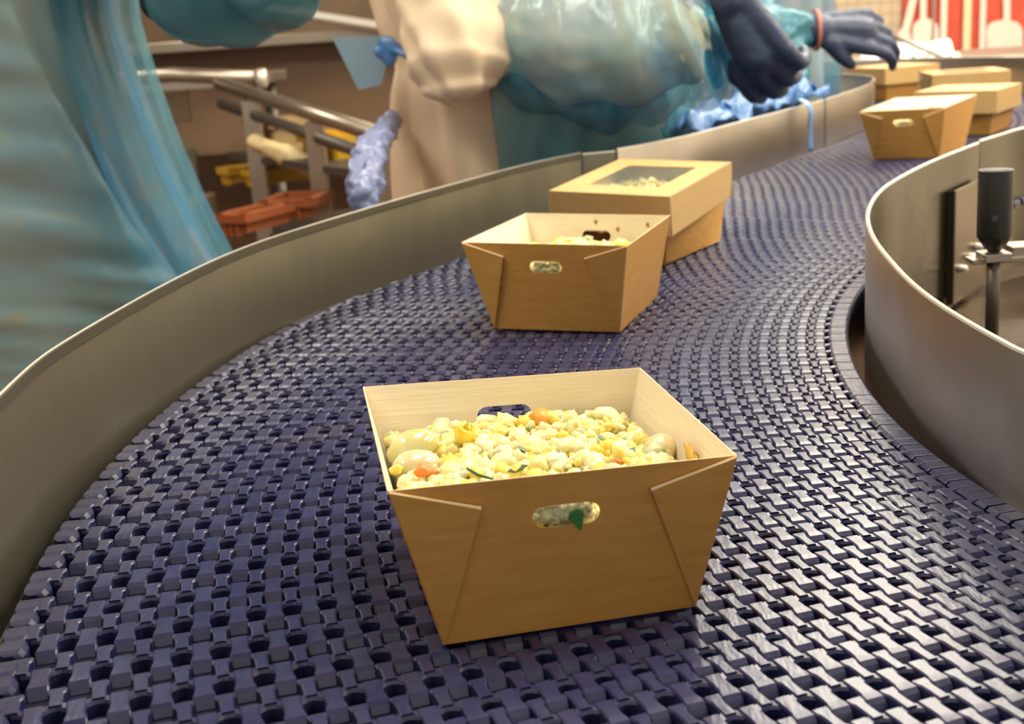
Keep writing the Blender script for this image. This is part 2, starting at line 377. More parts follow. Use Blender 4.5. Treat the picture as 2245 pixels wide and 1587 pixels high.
# clamp knob on its post
kb = atY(2182, 452, 1.20); kz0 = atY(2182, 545, 1.20).z; kz1 = atY(2182, 372, 1.20).z
K = MB(); K.tube([(kb.x, kb.y, kz0), (kb.x, kb.y, kz0 + .012), (kb.x, kb.y, kz1 - .001), (kb.x, kb.y, kz1), (kb.x, kb.y, kz1)], [.0085, .0160, .0160, .0155, .0145], 40)
K.tube([(kb.x, kb.y, kz1 - .0005), (kb.x, kb.y, kz1 + .0005)], [.012, .012], 32)
kn = K.build('clamp_knob', blackp, conv, smooth=True, fixn=True); e = kn.modifiers.new('es', 'EDGE_SPLIT'); e.split_angle = .5
kc = Vector((kb.x, kb.y, (kz0 + kz1) / 2 - .006)); v = (CAMP - kc); v.z = 0; v.normalize()
MB().tube([kc + v * .0150, kc + v * .0168], [.0030, .0026], 16).build('set_screw', steelD, kn)
MB().tube([(kb.x, kb.y, Z0 - .05), (kb.x, kb.y, kz0 + .002)], .0062, 16).build('threaded_post', steelD, kn, smooth=True)
bh = kz0 - .012
ar = MB(); ar.box((kb.x + .055, kb.y + .01, bh), (.15, .022, .005)); ar.box((kb.x, kb.y, bh + .005), (.026, .026, .008)); ar.box((kb.x + .075, kb.y + .02, bh + .006), (.11, .03, .010))
bevel(ar.build('clamp_arm', steel, conv), .001)
MB().tube([(kb.x + .12, kb.y + .02, Z0 - .05), (kb.x + .12, kb.y + .02, bh)], .016, 16).build('clamp_post', steelD, conv)

# ------------------------------------------------------------------ food boxes
def plate(mb, outer, holes, nin, th, mats=(0, 1, 2)):
    """flat board: outer loop + holes, thickened by th along nin; mats = outside, inside, cut edge"""
    loops = [outer] + holes; flat = [Vector(p) for lp in loops for p in lp]
    tris = tessellate_polygon([[Vector(p) for p in lp] for lp in loops]); n = len(flat); nin = Vector(nin)
    a = flat; b = [p + nin * th for p in flat]; fs = []; mi = []
    nn = None
    for t in tris:
        f = tuple(t); nr = (a[f[1]] - a[f[0]]).cross(a[f[2]] - a[f[0]])
        if nr.dot(nin) > 0: f = f[::-1]
        fs.append(f); mi.append(mats[0]); fs.append(tuple(i + n for i in f[::-1])); mi.append(mats[1])
    k = 0
    for lp in loops:
        m = len(lp)
        for i in range(m):
            fs.append((k + i, k + (i + 1) % m, k + (i + 1) % m + n, k + i + n)); mi.append(mats[2])
        k += m
    mb.add(a + b, fs, mi)
def slot(O, U, V, cu, cv, w, h, n=8):
    r = h / 2; out = []
    for sx, a0 in ((1, -PI / 2), (-1, PI / 2)):
        for i in range(n + 1):
            a = a0 + PI * i / n; out.append(O + U * (cu + sx * (w / 2 - r) + r * math.cos(a)) + V * (cv + r * math.sin(a)))
    return out
TH = .0007
def panel(mb, Q, holes, nin, th, mats=(0, 1, 2), sub=3):
    """board panel over the (slightly warped) quad Q; holes are loops in (u, v) of the quad"""
    outer = [(0, 0), (1, 0), (1, 1), (0, 1)]; loops = [outer] + holes
    pts = [Vector((a, b, 0)) for lp in loops for a, b in lp]
    tris = [tuple(t) for t in tessellate_polygon([[Vector((a, b, 0)) for a, b in lp] for lp in loops])]
    for _ in range(sub):
        mid = {}; nt_ = []
        def mp(a, b):
            k = (min(a, b), max(a, b))
            if k not in mid: mid[k] = len(pts); pts.append((pts[a] + pts[b]) / 2)
            return mid[k]
        for a, b, c in tris:
            ab, bc, ca = mp(a, b), mp(b, c), mp(c, a); nt_ += [(a, ab, ca), (ab, b, bc), (ca, bc, c), (ab, bc, ca)]
        tris = nt_
    n = len(pts); P3 = [(Q[0] * (1 - p.x) + Q[1] * p.x) * (1 - p.y) + (Q[3] * (1 - p.x) + Q[2] * p.x) * p.y for p in pts]
    fs = []; mi = []; ec = {}
    flip = None
    for f in tris:
        nr = (P3[f[1]] - P3[f[0]]).cross(P3[f[2]] - P3[f[0]])
        if nr.dot(nin) > 0: f = f[::-1]
        fs.append(f); mi.append(mats[0]); fs.append(tuple(i + n for i in f[::-1])); mi.append(mats[1])
        for k in range(3):
            e = (f[k], f[(k + 1) % 3]); ec[e] = 1
    for (a, b) in ec:
        if (b, a) not in ec: fs.append((b, a, a + n, b + n)); mi.append(mats[2])
    mb.add(P3 + [p + nin * th for p in P3], fs, mi)
def slot_uv(W, Hh, cu, cv, w, h, n=8):
    r = h / 2; out = []
    for sx, a0 in ((1, -PI / 2), (-1, PI / 2)):
        for i in range(n + 1):
            a = a0 + PI * i / n; out.append((cu + (sx * (w / 2 - r) + r * math.cos(a)) / W, cv + r * math.sin(a) / Hh))
    return out
def rect4(c, rot, w_, l_, z):
    ca, sa = math.cos(rot), math.sin(rot); return [Vector((c[0] + ca * x * w_ / 2 - sa * y * l_ / 2, c[1] + sa * x * w_ / 2 + ca * y * l_ / 2, Z0 + z)) for x, y in ((-1, -1), (1, -1), (1, 1), (-1, 1))]
def food_box(T, B, label, lid=None, window=True, slots=True, group='kraft food boxes on the belt'):
    """T, B: four rim and four base corners, order front-left, front-right, back-right, back-left"""
    c0 = sum(B, Vector()) / 4; t = empty('food_box', c0, label, 'food box', group)
    body = MB(); up = Vector((0, 0, 1)); cen = (sum(T, Vector()) + sum(B, Vector())) / 8
    for i in range(4):
        j = (i + 1) % 4; quad = [B[i], B[j], T[j], T[i]]; nrm_ = (B[j] - B[i]).cross(T[i] - B[i]).normalized()
        if nrm_.dot(cen - B[i]) < 0: nrm_ = -nrm_
        W_ = ((T[j] - T[i]).length + (B[j] - B[i]).length) / 2; H_ = ((T[i] + T[j] - B[i] - B[j]) / 2).length
        holes = [slot_uv(W_, H_, .5, .735, .031, .0115)] if slots and i in (0, 2) else []
        panel(body, quad, holes, nrm_, TH)
    plate(body, [p + up * .0003 for p in B], [], up, TH)
    body.build('tray', [kraft, kraftin, kraftcut], t)
    for i in (0, 2):               # folded corner gussets glued over the end panels
        j = (i + 1) % 4
        for a, b, s in ((i, j, 1), (j, i, -1)):
            U = (T[b] - T[a]); Vv = (B[a] - T[a]); nrm_ = (B[j] - B[i]).cross(T[i] - B[i]).normalized()
            if nrm_.dot(cen - B[i]) < 0: nrm_ = -nrm_
            P = T[a] + U * .225 + ((B[a] + (B[b] - B[a]) * .1) - T[a]) * .155
            T_ = T[a] + U * .003 + Vv * .004; B_ = B[a] + U * .006 - Vv * .006
            fl = MB(); off = -nrm_
            lift = .0016 if i == 0 else .003
            if i == 2: P = P + off * .003
            o1 = [T_ + off * .0004, B_ + off * .0004, P + off * lift]
            plate(fl, o1, [], off, .0016, (1, 0, 2)); fl.mi[-3] = 0; fl.mi[-2] = 0; fl.tube([T_ + off * .0010, P + off * (lift + .0006)], [.0005, .0011], 8, 2); fl.build('corner_flap', [kraft, kraft, kraftcut], t)
    if lid:
        LT_, lh = lid; lc = sum(LT_, Vector()) / 4
        lb = MB(); holes = []
        if window:
            wq = [lc + (p - lc) * .60 for p in LT_]; hole = []
            for i in range(4):
                for k in (-1, 1):
                    q = wq[(i + k) % 4]; hole.append(wq[i] + (q - wq[i]).normalized() * .006)
            hole = [hole[i] for i in range(8)]
            holes = [hole]
        plate(lb, LT_, holes, -up, TH)
        for i in range(4):
            j = (i + 1) % 4; d = Vector((0, 0, -lh)); n_ = up.cross(LT_[j] - LT_[i]).normalized()
            if n_.dot(lc - LT_[i]) < 0: n_ = -n_
            ins = n_ * (lh * .04)
            plate(lb, [LT_[i] + d + ins, LT_[j] + d + ins, LT_[j], LT_[i]], [], n_, TH)
        lo = lb.build('lid', [mat('kraft_lid', (0.66, 0.42, 0.16), 0.5, col2=(0.72, 0.48, 0.20), nscale=30, nstretch=(1, 1, 5), lo=.3, hi=.7), kraftin, kraftcut], t)
        if window:
            wf = MB(); wq2 = [lc + (p - lc) * .63 - up * .0012 for p in LT_]; wf.add(wq2 + [p - up * .0003 for p in wq2], [(0, 1, 2, 3), (7, 6, 5, 4), (0, 4, 5, 1), (1, 5, 6, 2), (2, 6, 7, 3), (3, 7, 4, 0)])
            wf.build('window_film', mat('clear_window_film', (0.62, 0.66, 0.60), 0.10, alpha=0.16, bump=.5, bscale=22, spec=1), lo)
        # locking tab pushed through the slot of the end panel
        m_ = (LT_[0] + LT_[1]) / 2 - up * (lh - .004); U = (LT_[1] - LT_[0]).normalized(); n_ = Vector((U.y, -U.x, 0))
        if n_.dot(lc - m_) > 0: n_ = -n_
        for s in (-1, 1):
            q = m_ + U * (s * .009) + n_ * .002
            tb = MB(); plate(tb, [q - U * .003 - up * .004, q + U * .003 - up * .004, q + U * .002 + up * .004, q - U * .004 + up * .004], [], n_, .0008, (2, 2, 2)); tb.build('locking_tab', [kraftcut] * 3, lo)
    return t
def box_corners(tp, zt, bp, back):
    T = [atZ(x, y, zt) for x, y in tp]; B0 = atZ(*bp[0], 0.0016); B1 = atZ(*bp[1], 0.0016)
    d = (B1 - B0); n_ = Vector((-d.y, d.x, 0)).normalized() * back
    if len(bp) > 2: n_ = atZ(*bp[2], 0.0016) - B1
    return T, [B0, B1, B1 + n_, B0 + n_]
# box A, nearest
TA, BA = box_corners([(849, 1077), (1616, 998), (1404, 806), (795, 848)], .0845, [(970, 1414), (1526, 1329)], .150)
boxA = food_box(TA, BA, 'open kraft food box filled with couscous salad, nearest to the viewer')
TB, BB = box_corners([(1012, 531), (1376, 539), (1469, 472), (1153, 467)], .0870, [(1084, 720), (1360, 728), (1441, 650)], .1425)
boxB = food_box(TB, BB, 'open kraft food box second along the belt, touching the windowed box behind it')
TD, BD = box_corners([(1884, 245), (2072, 236), (2142, 207), (1963, 215)], .0905, [(1915, 349), (2059, 345), (2115, 321)], .146)
boxD = food_box(TD, BD, 'small looking open kraft box on the far belt by the right guard')
# windowed box behind B
LTc = [atZ(x, y, .0920) for x, y in [(1202, 418), (1469.5, 431), (1604, 355), (1359, 348)]]
lcC = sum(LTc, Vector()) / 4; TC = [lcC + (p - lcC) * .965 for p in LTc]
for p in TC: p.z = Z0 + .0895
BCf = atZ(1458, 580, .0016); BCb = atZ(1578, 528, .0016); dd = (BCb - BCf); nl = Vector((-dd.y, dd.x, 0)).normalized() * .128
if nl.x > 0: nl = -nl
BC = [BCf + nl, BCf, BCb, BCb + nl]
boxC = food_box(TC, BC, 'closed kraft box with clear window in its lid, behind the second open box', lid=(LTc, .0455))
def closed_box(c, rot, label, window):
    return food_box(rect4(c, rot, .161, .179, .0890), rect4(c, rot, .128, .146, .0016), label, lid=(rect4(c, rot, .1665, .1855, .0912), .0455), window=window)
closed_box((.9832, 2.7382), -.6245, 'closed kraft box with pale lid directly behind the far open box', False)
closed_box((1.1722, 3.2993), -1.69 + PI / 2 * 2, 'closed kraft box with shiny window lid, third from the far end of the row', True)
closed_box((1.135, 3.76), -1.1941, 'closed kraft box farthest away, beside the gloved hand', False)

# ------------------------------------------------------------------ salad
g_cream = mat('pearl_couscous', (0.78, 0.68, 0.26), 0.42, col2=(0.90, 0.84, 0.52), nscale=60, sss=0.10, bump=.15, bscale=400)
g_yel = mat('yellow_couscous', (0.84, 0.60, 0.07), 0.40, col2=(0.88, 0.72, 0.20), nscale=70, sss=0.2)
g_grn = mat('pale_green_grain', (0.50, 0.52, 0.24), 0.42, col2=(0.66, 0.62, 0.40), nscale=60, sss=0.2)
g_orn = mat('orange_crumb', (0.85, 0.36, 0.05), 0.4)
g_herb = mat('dark_green_herb', (0.035, 0.10, 0.02), 0.45)
ICO = {}
def ico(sub):
    if sub not in ICO:
        bm = bmesh.new(); bmesh.ops.create_icosphere(bm, subdivisions=sub, radius=1); ICO[sub] = ([v.co.copy() for v in bm.verts], [tuple(v.index for v in f.verts) for f in bm.faces]); bm.free()
    return ICO[sub]
def salad(T, B, fz, label, n, seed, mound, sub=2, big=1.0, group='salad fillings'):
    rnd = random.Random(seed); mb = MB()
    def at(u, v, z):
        k = (z) / (T[0].z - Z0); Q = [B[i] + (T[i] - B[i]) * k for i in range(4)]
        p = (Q[0] * (1 - u) + Q[1] * u) * (1 - v) + (Q[3] * (1 - u) + Q[2] * u) * v; return Vector((p.x, p.y, Z0 + z))
    def hz(u, v): return fz + mound * (.5 * math.sin(PI * u) ** .7 * math.sin(PI * v) ** .7 + .45 * noise.noise(Vector((u * 4 + seed, v * 4, 1)))) 
    # packed bed under the loose top grains
    G = 22; vs = []; fs = []
    for a in range(G + 1):
        for b in range(G + 1):
            u = .02 + .96 * a / G; v = .02 + .96 * b / G; z = hz(u, v) - .005; vs.append(at(u, v, z))
    for a in range(G):
        for b in range(G): fs.append((a * (G + 1) + b, (a + 1) * (G + 1) + b, (a + 1) * (G + 1) + b + 1, a * (G + 1) + b + 1))
    ring = [a * (G + 1) for a in range(G + 1)] + [G * (G + 1) + b for b in range(1, G + 1)] + [a * (G + 1) + G for a in range(G - 1, -1, -1)] + [b for b in range(G - 1, 0, -1)]
    k = len(vs)
    for i in ring:
        a, b = divmod(i, G + 1); vs.append(at(.03 + .94 * a / G, .03 + .94 * b / G, .004))
    for i in range(len(ring)): j = (i + 1) % len(ring); fs.append((ring[i], ring[j], k + j, k + i))
    mb.add(vs, fs, 0)
    iv, ifs = ico(sub)
    def blob(c, r, mi):
        sq = (rnd.uniform(.8, 1.25), rnd.uniform(.8, 1.25), rnd.uniform(.7, 1.1)); sd = Vector((rnd.random() * 50, rnd.random() * 50, 0)); vv = []
        for p in iv:
            d = 1 + .55 * noise.noise(p * 1.5 + sd) + .18 * noise.noise(p * 4 + sd); vv.append(c + Vector((p.x * sq[0], p.y * sq[1], p.z * sq[2])) * (r * d))
        mb.add(vv, ifs, mi)
    for i in range(n):
        u = rnd.uniform(.035, .965); v = rnd.uniform(.035, .965); t = rnd.random()
        if t < .16: r = rnd.uniform(.0042, .0066) * big
        elif t < .5: r = rnd.uniform(.0026, .0042) * big
        else: r = rnd.uniform(.0014, .0026) * big
        c = rnd.random(); cl = noise.noise(Vector((u * 9, v * 9, seed + 5)))
        mi = 0 if c < .74 - .4 * max(cl, 0) else (1 if c < .91 else (2 if c < .99 else 3))
        m_ = r * 1.35 / .15 + .010
        u = min(max(u, m_), 1 - m_); v = min(max(v, m_), 1 - m_)
        blob(at(u, v, hz(u, v) + rnd.uniform(-.003, .0030) + r * .15), r, mi)
    for i in range(60):            # grains against the wall, seen through the slot
        u = .5 + rnd.uniform(-.085, .085); z = .0640 + rnd.uniform(-.0040, .0045) ; r = rnd.uniform(.003, .0052)
        blob(at(u, .012 + r * .95 / .16, z), r, 0 if rnd.random() < .75 else 2)
    o = mb.build('salad_filling', [g_cream, g_yel, g_grn, g_orn], smooth=True)
    tag(o, label, 'salad', group, 'stuff'); return at, hz
atA, hzA = salad(TA, BA, .0560, 'pale yellow couscous and crumbled salad filling the nearest open box', 2300, 4, .009)
atB, hzB = salad(TB, BB, .0560, 'pale salad filling inside the second open box', 700, 9, .012, 1, 1.15)
atD, hzD = salad(TD, BD, .0600, 'pale salad filling inside the far open box', 350, 12, .012, 1, 1.3)
atC, hzC = salad(TC, BC, .0660, 'greyish salad seen under the lid window of the closed box', 300, 15, .008, 1, 1.4)

def lump(name, c, rx, rot, m, label, cat, nz_=.25, seed=0, group=None, flat=None, sub=3):
    iv, ifs = ico(sub); R = Matrix.Rotation(rot[2], 3, 'Z') @ Matrix.Rotation(rot[1], 3, 'Y') @ Matrix.Rotation(rot[0], 3, 'X'); sd = Vector((seed * 3.7, seed * 1.3, 0)); vv = []
    for p in iv:
        d = 1 + nz_ * noise.noise(p * 1.3 + sd); vv.append(Vector(c) + R @ Vector((p.x * rx[0] * d, p.y * rx[1] * d, p.z * rx[2] * d)))
    mb = MB(); mb.add(vv, ifs); o = mb.build(name, m, smooth=True); tag(o, label, cat, group); return o
def onA(px, py, dz=0.0):
    """point of the salad surface in box A seen at that pixel"""
    return atZ(px, py, .0605 + dz)
onion = mat('translucent_onion', (0.68, 0.66, 0.26), 0.12, col2=(0.74, 0.70, 0.42), nscale=15, nstretch=(1, 6, 1), alpha=.82, spec=.9, sss=.3)
pepy = mat('yellow_pepper', (0.86, 0.68, 0.04), 0.22, col2=(0.84, 0.74, 0.15), nscale=40, spec=.8)
cart = mat('cooked_carrot', (0.70, 0.22, 0.03), 0.35); bean = mat('butter_bean', (0.80, 0.60, 0.36), 0.3, col2=(0.76, 0.62, 0.34), nscale=30, sss=.2)
lump('onion_slice', onA(905, 985, .002), (.0150, .0125, .0105), (.2, -.3, .3), onion, 'large yellow-green glossy onion piece at the left wall of the nearest box', 'onion', .15, 1)
lump('onion_slice', onA(915, 1022, .000), (.0145, .0100, .0090), (.1, .1, .5), mat('pale_onion', (0.72, 0.66, 0.40), 0.12, alpha=.85, spec=.9, sss=.3), 'pale shiny onion piece lying over orange carrot at the left front of the box', 'onion', .12, 2)
lump('carrot_piece', onA(933, 1032, .0055), (.0062, .0045, .0035), (0, .2, .2), cart, 'orange carrot piece on the pale onion, left front of the nearest box', 'carrot', .3, 3)
# hollow yellow pepper ring
pc = onA(1022, 985, -.001); mb = MB()
vs = []; fs = []; n = 20
for i in range(n):
    a = 2 * PI * i / n
    for rr, z in ((.0038, 0), (.0056, .0), (.0062 + .0012 * math.sin(3 * a), .013 + .002 * math.sin(2 * a)), (.0046, .0145 + .002 * math.sin(2 * a)), ):
        vs.append(pc + Vector((rr * math.cos(a) * .9, rr * math.sin(a) * .8 - (z * .25), z)))
for i in range(n):
    for k in range(4): fs.append((i * 4 + k, ((i + 1) % n) * 4 + k, ((i + 1) % n) * 4 + (k + 1) % 4, i * 4 + (k + 1) % 4))
mb.add(vs, fs); tag(mb.build('pepper_piece', pepy, smooth=True, fixn=True), 'upright hollow yellow pepper piece at the back left of the salad', 'pepper')
lump('butter_bean', onA(1448, 985, .001), (.0090, .0110, .0080), (.2, .3, -.4), bean, 'peach coloured butter bean beside the right wall of the nearest box', 'bean', .1, 5)
lump('sauce_drop', atA(.982, .30, .0680), (.0009, .012, .005), (0, 0, .12), mat('yellow_sauce', (.85, .55, .10), .25), 'yellow sauce smear on the inner right wall of the nearest box', 'sauce', .5, 6)
rp = random.Random(8)
YP = [(1265, 935, 'right of centre near the back'), (1165, 1010, 'at the middle front of the salad'), (1290, 1010, 'lying right of centre'), (1355, 1015, 'near the right front of the salad'), (1075, 960, 'behind the middle of the salad'), (1235, 955, 'in the middle of the salad'), (1390, 1025, 'close to the right front rim'), (868, 1030, 'in the left front corner')]
for k, (x, y, wh) in enumerate(YP):
    lump('pepper_dice', onA(x, y, .003), (.0040, .0032, .0030), (rp.random(), rp.random(), rp.random() * 3), pepy if k != 3 else cart, ('orange carrot dice ' if k == 3 else 'small yellow pepper dice ') + wh + ' of the nearest box'.replace(' of the nearest box', ' in the nearest box'), 'pepper' if k != 3 else 'carrot', .35, k + 20, 'vegetable dice in the nearest box', sub=2)
HB = [(1135, 1028, 'at the front middle'), (1050, 1042, 'long stem at the left front'), (1318, 960, 'right of the middle'), (1232, 972, 'in the middle'), (1145, 985, 'left of the middle'), (1385, 990, 'toward the right')]
for k, (x, y, wh) in enumerate(HB):
    c = onA(x, y, .006); mb = MB()
    if k == 1: mb.tube([c + Vector((-.006, .006, .002)), c, c + Vector((.007, -.004, -.001))], [.0007, .0009, .0006], 8)
    else:
        a = rp.random() * 3; L_ = .0042 if k else .0055; u = Vector((math.cos(a), math.sin(a), .2)) * L_; v = Vector((-math.sin(a), math.cos(a), .3)) * L_ * .45
        pts = [c - u, c - u * .3 + v, c + u * .4 + v * .8, c + u, c + u * .4 - v * .8, c - u * .3 - v]
        plate(mb, pts, [], Vector((0, 0, 1)), .0005, (0, 0, 0))
    tag(mb.build('herb_leaf', g_herb), 'dark green herb fleck ' + wh + ' of the salad in the nearest box' if k != 1 else 'thin dark green herb stem at the left front of the salad', 'herb', 'herb flecks in the nearest box')
# leaf showing in the slot of the nearest box
OA = (TA[0] + TA[1]) / 2; UA = (TA[1] - TA[0]).normalized(); nA = (BA[1] - BA[0]).cross(TA[0] - BA[0]).normalized()
if nA.dot(Vector((0, 1, 0))) < 0: nA = -nA
VA = UA.cross(nA); VA = VA if VA.z > 0 else -VA
def slA(u, v, d): return OA + UA * u + VA * v + nA * d
mb = MB(); plate(mb, [slA(.002, -.021, .0010), slA(.006, -.0195, .0012), slA(.0085, -.022, .0010), slA(.0075, -.0275, .0010), slA(.0065, -.031, .0010), slA(.0028, -.026, .0010), slA(.0008, -.0245, .0012)], [], nA, .0008, (0, 0, 0))
tag(mb.build('herb_leaf', mat('bright_green_leaf', (.04, .20, .03), .4)), 'green leaf showing in the front slot of the nearest box', 'herb')
lump('egg_piece', atB(.80, .62, .0660), (.008, .007, .007), (.2, .4, 0), pepy, 'yellow pepper piece at the right inside the second box', 'pepper', .3, 31).name = 'pepper_piece.001'
cr = mat('dry_brown_crumb', (.38, .20, .05), .5)
OB = TB[3] * .5 + TB[2] * .5
for k, (f, z, wh) in enumerate(((.50, .079, 'left of the slot'), (.655, .072, 'right of the slot'), (.86, .077, 'near the right corner'))):
    kk = z / .087; q = (BB[3] + (TB[3] - BB[3]) * kk) * (1 - f) + (BB[2] + (TB[2] - BB[2]) * kk) * f; q.z = Z0 + z
    nb = (BB[0] + BB[1] - BB[2] - BB[3]).normalized(); lump('crumb', q + nb * .0018, (.0018, .0012, .0026), (0, 0, 0), cr, 'brown crumb stuck on the inner back wall of the second box, ' + wh, 'crumb', .3, 40 + k, 'crumbs in the second box', sub=2)

# ------------------------------------------------------------------ people
coatw = mat('white_cotton_coat', (0.74, 0.72, 0.64), 0.8, bump=.25, bscale=14, bstretch=(1, 1, .35))
coatb = mat('cream_cotton_coat', (0.86, 0.68, 0.48), 0.85, col2=(0.90, 0.73, 0.53), nscale=5, bump=.15, bscale=11, bstretch=(1, 1, .3))
film = mat('blue_apron_film', (0.07, 0.34, 0.50), 0.40, col2=(0.14, 0.38, 0.45), nscale=5, alpha=.27, bump=.6, bscale=9, bstretch=(1, 1, .45), spec=.7,
           stains=[((0.42, 0.36, 0.08), 17, (1, 1, 1), .58, .74, .65)])
film2 = mat('blue_sleeve_film', (0.02, 0.24, 0.50), 0.2, col2=(0.06, 0.36, 0.55), nscale=9, alpha=.24, bump=.8, bscale=16, bstretch=(1, 1, .6), spec=1.0)
filmB = mat('deep_blue_film', (0.06, 0.27, 0.70), 0.15, alpha=.70, bump=1.0, bscale=40, spec=1.0)
glovem = mat('navy_rubber_glove', (0.028, 0.048, 0.105), 0.42, col2=(0.045, 0.060, 0.12), nscale=18, bump=.2, bscale=40)
skin = mat('skin', (0.55, 0.34, 0.24), 0.5, sss=.1); trou = mat('white_trousers', (0.6, 0.6, 0.56), .85); netm = mat('blue_hair_net', (.25, .45, .7), .8); bootm = mat('white_rubber_boot', (.75, .75, .72), .4)
def organic(name, caps, m, parent, vox, smooth_it=8, disp=None, sides=18):
    mb = MB()
    for c in caps: mb.capsule(*c[:4], sides, 6)
    o = mb.build(name, m, parent, smooth=True, fixn=True)
    r = o.modifiers.new('remesh', 'REMESH'); r.mode = 'VOXEL'; r.voxel_size = vox; r.use_smooth_shade = True
    s_ = o.modifiers.new('smooth', 'SMOOTH'); s_.iterations = smooth_it; s_.factor = .6
    for sz, st in (disp or []):
        tx = bpy.data.textures.new(name + '_folds', 'CLOUDS'); tx.noise_scale = sz; tx.noise_depth = 1
        d = o.modifiers.new('folds', 'DISPLACE'); d.texture = tx; d.strength = st; d.mid_level = .5; d.texture_coords = 'LOCAL'
    return o
V = Vector
def person_body(t, hip, face, sh_z, arms, shoulders):
    """continuous body: legs, trunk, neck, head with nose, ears, chin; arms = list of (shoulder, elbow, wrist)"""
    hx, hy = hip.x, hip.y; f = V((math.cos(face), math.sin(face), 0)); r = V((f.y, -f.x, 0)); c = []
    for s in (-1, 1):
        a = V((hx, hy, .90)) + r * s * .09; k = V((hx, hy, .48)) + r * s * .10 + f * .02; an = V((hx, hy, .10)) + r * s * .105
        c += [(a, k, .085, .058), (k, an, .056, .040), (an - f * .03 + V((0, 0, -.05)), an + f * .14 + V((0, 0, -.06)), .042, .034)]
    c += [(V((hx, hy, .92)) - r * .06, V((hx, hy, .92)) + r * .06, .11, .11), (V((hx, hy, .95)), V((hx, hy, 1.15)), .125, .125), (V((hx, hy, 1.15)), V((hx, hy, 1.33)) + f * .01, .125, .13)]
    c += [(shoulders[0], shoulders[1], .06, .06), (V((hx, hy, 1.38)), V((hx, hy, 1.52)) + f * .015, .062, .055)]
    hd = V((hx, hy, 1.63)) + f * .03
    c += [(hd + V((0, 0, .03)), hd + V((0, 0, -.01)), .088, .080), (hd + f * .035 + V((0, 0, -.07)), hd + f * .035 + V((0, 0, -.03)), .045, .055), (hd + f * .085 + V((0, 0, .01)), hd + f * .102 + V((0, 0, -.02)), .010, .014)]
    for s in (-1, 1): c.append((hd + r * s * .084 + V((0, 0, .005)), hd + r * s * .088 + V((0, 0, -.03)), .013, .010))
    for a, e_, w_ in arms: c += [(a, e_, .048, .040), (e_, w_, .040, .028)]
    b = organic('body', c, skin, t, .012, 6)
    net = organic('hair_net', [(hd + V((0, 0, .05)) - f * .012, hd + V((0, 0, .03)) - f * .02, .095, .095)], netm, t, .012, 3)
    tr = []
    for s in (-1, 1):
        a = V((hx, hy, .92)) + r * s * .09; k = V((hx, hy, .48)) + r * s * .10 + f * .02; an = V((hx, hy, .20)) + r * s * .105; tr += [(a, k, .105, .078), (k, an, .078, .068)]
    organic('trousers', tr, trou, t, .014, 5)
    bt = []
    for s in (-1, 1):
        an = V((hx, hy, .25)) + r * s * .105; fo = V((hx, hy, .052)) + r * s * .105; bt += [(an, fo, .062, .05), (fo - f * .03, fo + f * .16, .050, .046)]
    organic('boots', bt, bootm, t, .012, 4)
def robe(name, cx, cy, zs, rad, a0, a1, m, parent, folds, seed=0, th=.0015, na=90, close=False):
    """draped sheet around a vertical axis. rad(z, a) -> (rx, ry); folds(z, a) -> radial offset"""
    vs = []; fs = []; nz_ = len(zs)
    for z in zs:
        for i in range(na + 1):
            a = a0 + (a1 - a0) * i / na; rx, ry, ox, oy = rad(z); d = folds(z, a)
            vs.append((cx + ox + (rx + d) * math.cos(a), cy + oy + (ry + d) * math.sin(a), z))
    for j in range(nz_ - 1):
        for i in range(na): fs.append((j * (na + 1) + i, j * (na + 1) + i + 1, (j + 1) * (na + 1) + i + 1, (j + 1) * (na + 1) + i))
    mb = MB(); mb.add(vs, fs); o = mb.build(name, m, parent, smooth=True)
    so = o.modifiers.new('thick', 'SOLIDIFY'); so.thickness = th; so.offset = 0; return o
def lin(a, b, n): return [a + (b - a) * i / (n - 1) for i in range(n)]
def glove(parent, o, fwd, palm, size, curls, spread=.16, mirror=1, cuff=.05, m=None, name='glove', thumb=1.0):
    """gloved hand: o wrist, fwd direction of the fingers, palm = palm normal; curls = bend per finger (radians per joint), 4 fingers + thumb"""
    fwd = fwd.normalized(); palm = (palm - fwd * palm.dot(fwd)).normalized(); side = fwd.cross(palm).normalized() * mirror; c = []
    S = size
    c.append((o - fwd * cuff, o, .030 * S, .027 * S))
    kn = []
    for i in range(4):
        lat = (-.0325 + .0215 * i) * S; b0 = o + fwd * .012 * S + side * lat * .55; b1 = o + fwd * (.092 - .004 * abs(i - 1.3)) * S + side * lat
        c.append((b0, b1, .0155 * S, .0125 * S)); kn.append((b1, lat))
    c.append((o + fwd * .03 * S, o + fwd * .075 * S, .022 * S, .024 * S))
    Ls = [(.036, .024, .019), (.043, .028, .021), (.040, .026, .020), (.031, .020, .017)]
    for i in range(4):
        p, lat = kn[3 - i]; p, lat = kn[i]; d = (fwd + side * (lat / S * spread * 12)).normalized(); ang = 0; Lf = Ls[i]
        r = [.0108, .0100, .0092, .0080]
        for k in range(3):
            ang += curls[i] * (1, 1.1, .8)[k]; dd = (d * math.cos(ang) + palm * math.sin(ang)).normalized(); q = p + dd * Lf[k] * S
            c.append((p, q, r[k] * S, r[k + 1] * S)); p = q
    tb = o + fwd * .022 * S - side * .026 * S; td = (fwd * .62 - side * .62 + palm * .45).normalized(); p = tb
    for k, (L_, r0, r1) in enumerate(((.040, .0165, .0125), (.030, .0122, .0108), (.024, .0105, .0088))):
        dd = (td + fwd * curls[4] * k + palm * curls[4] * .5 * k).normalized(); q = p + dd * L_ * S * thumb; c.append((p, q, r0 * S, r1 * S)); p = q
    return organic(name, c, m or glovem, parent, .0034 * S, 3, [(.012, .0016)], sides=14)

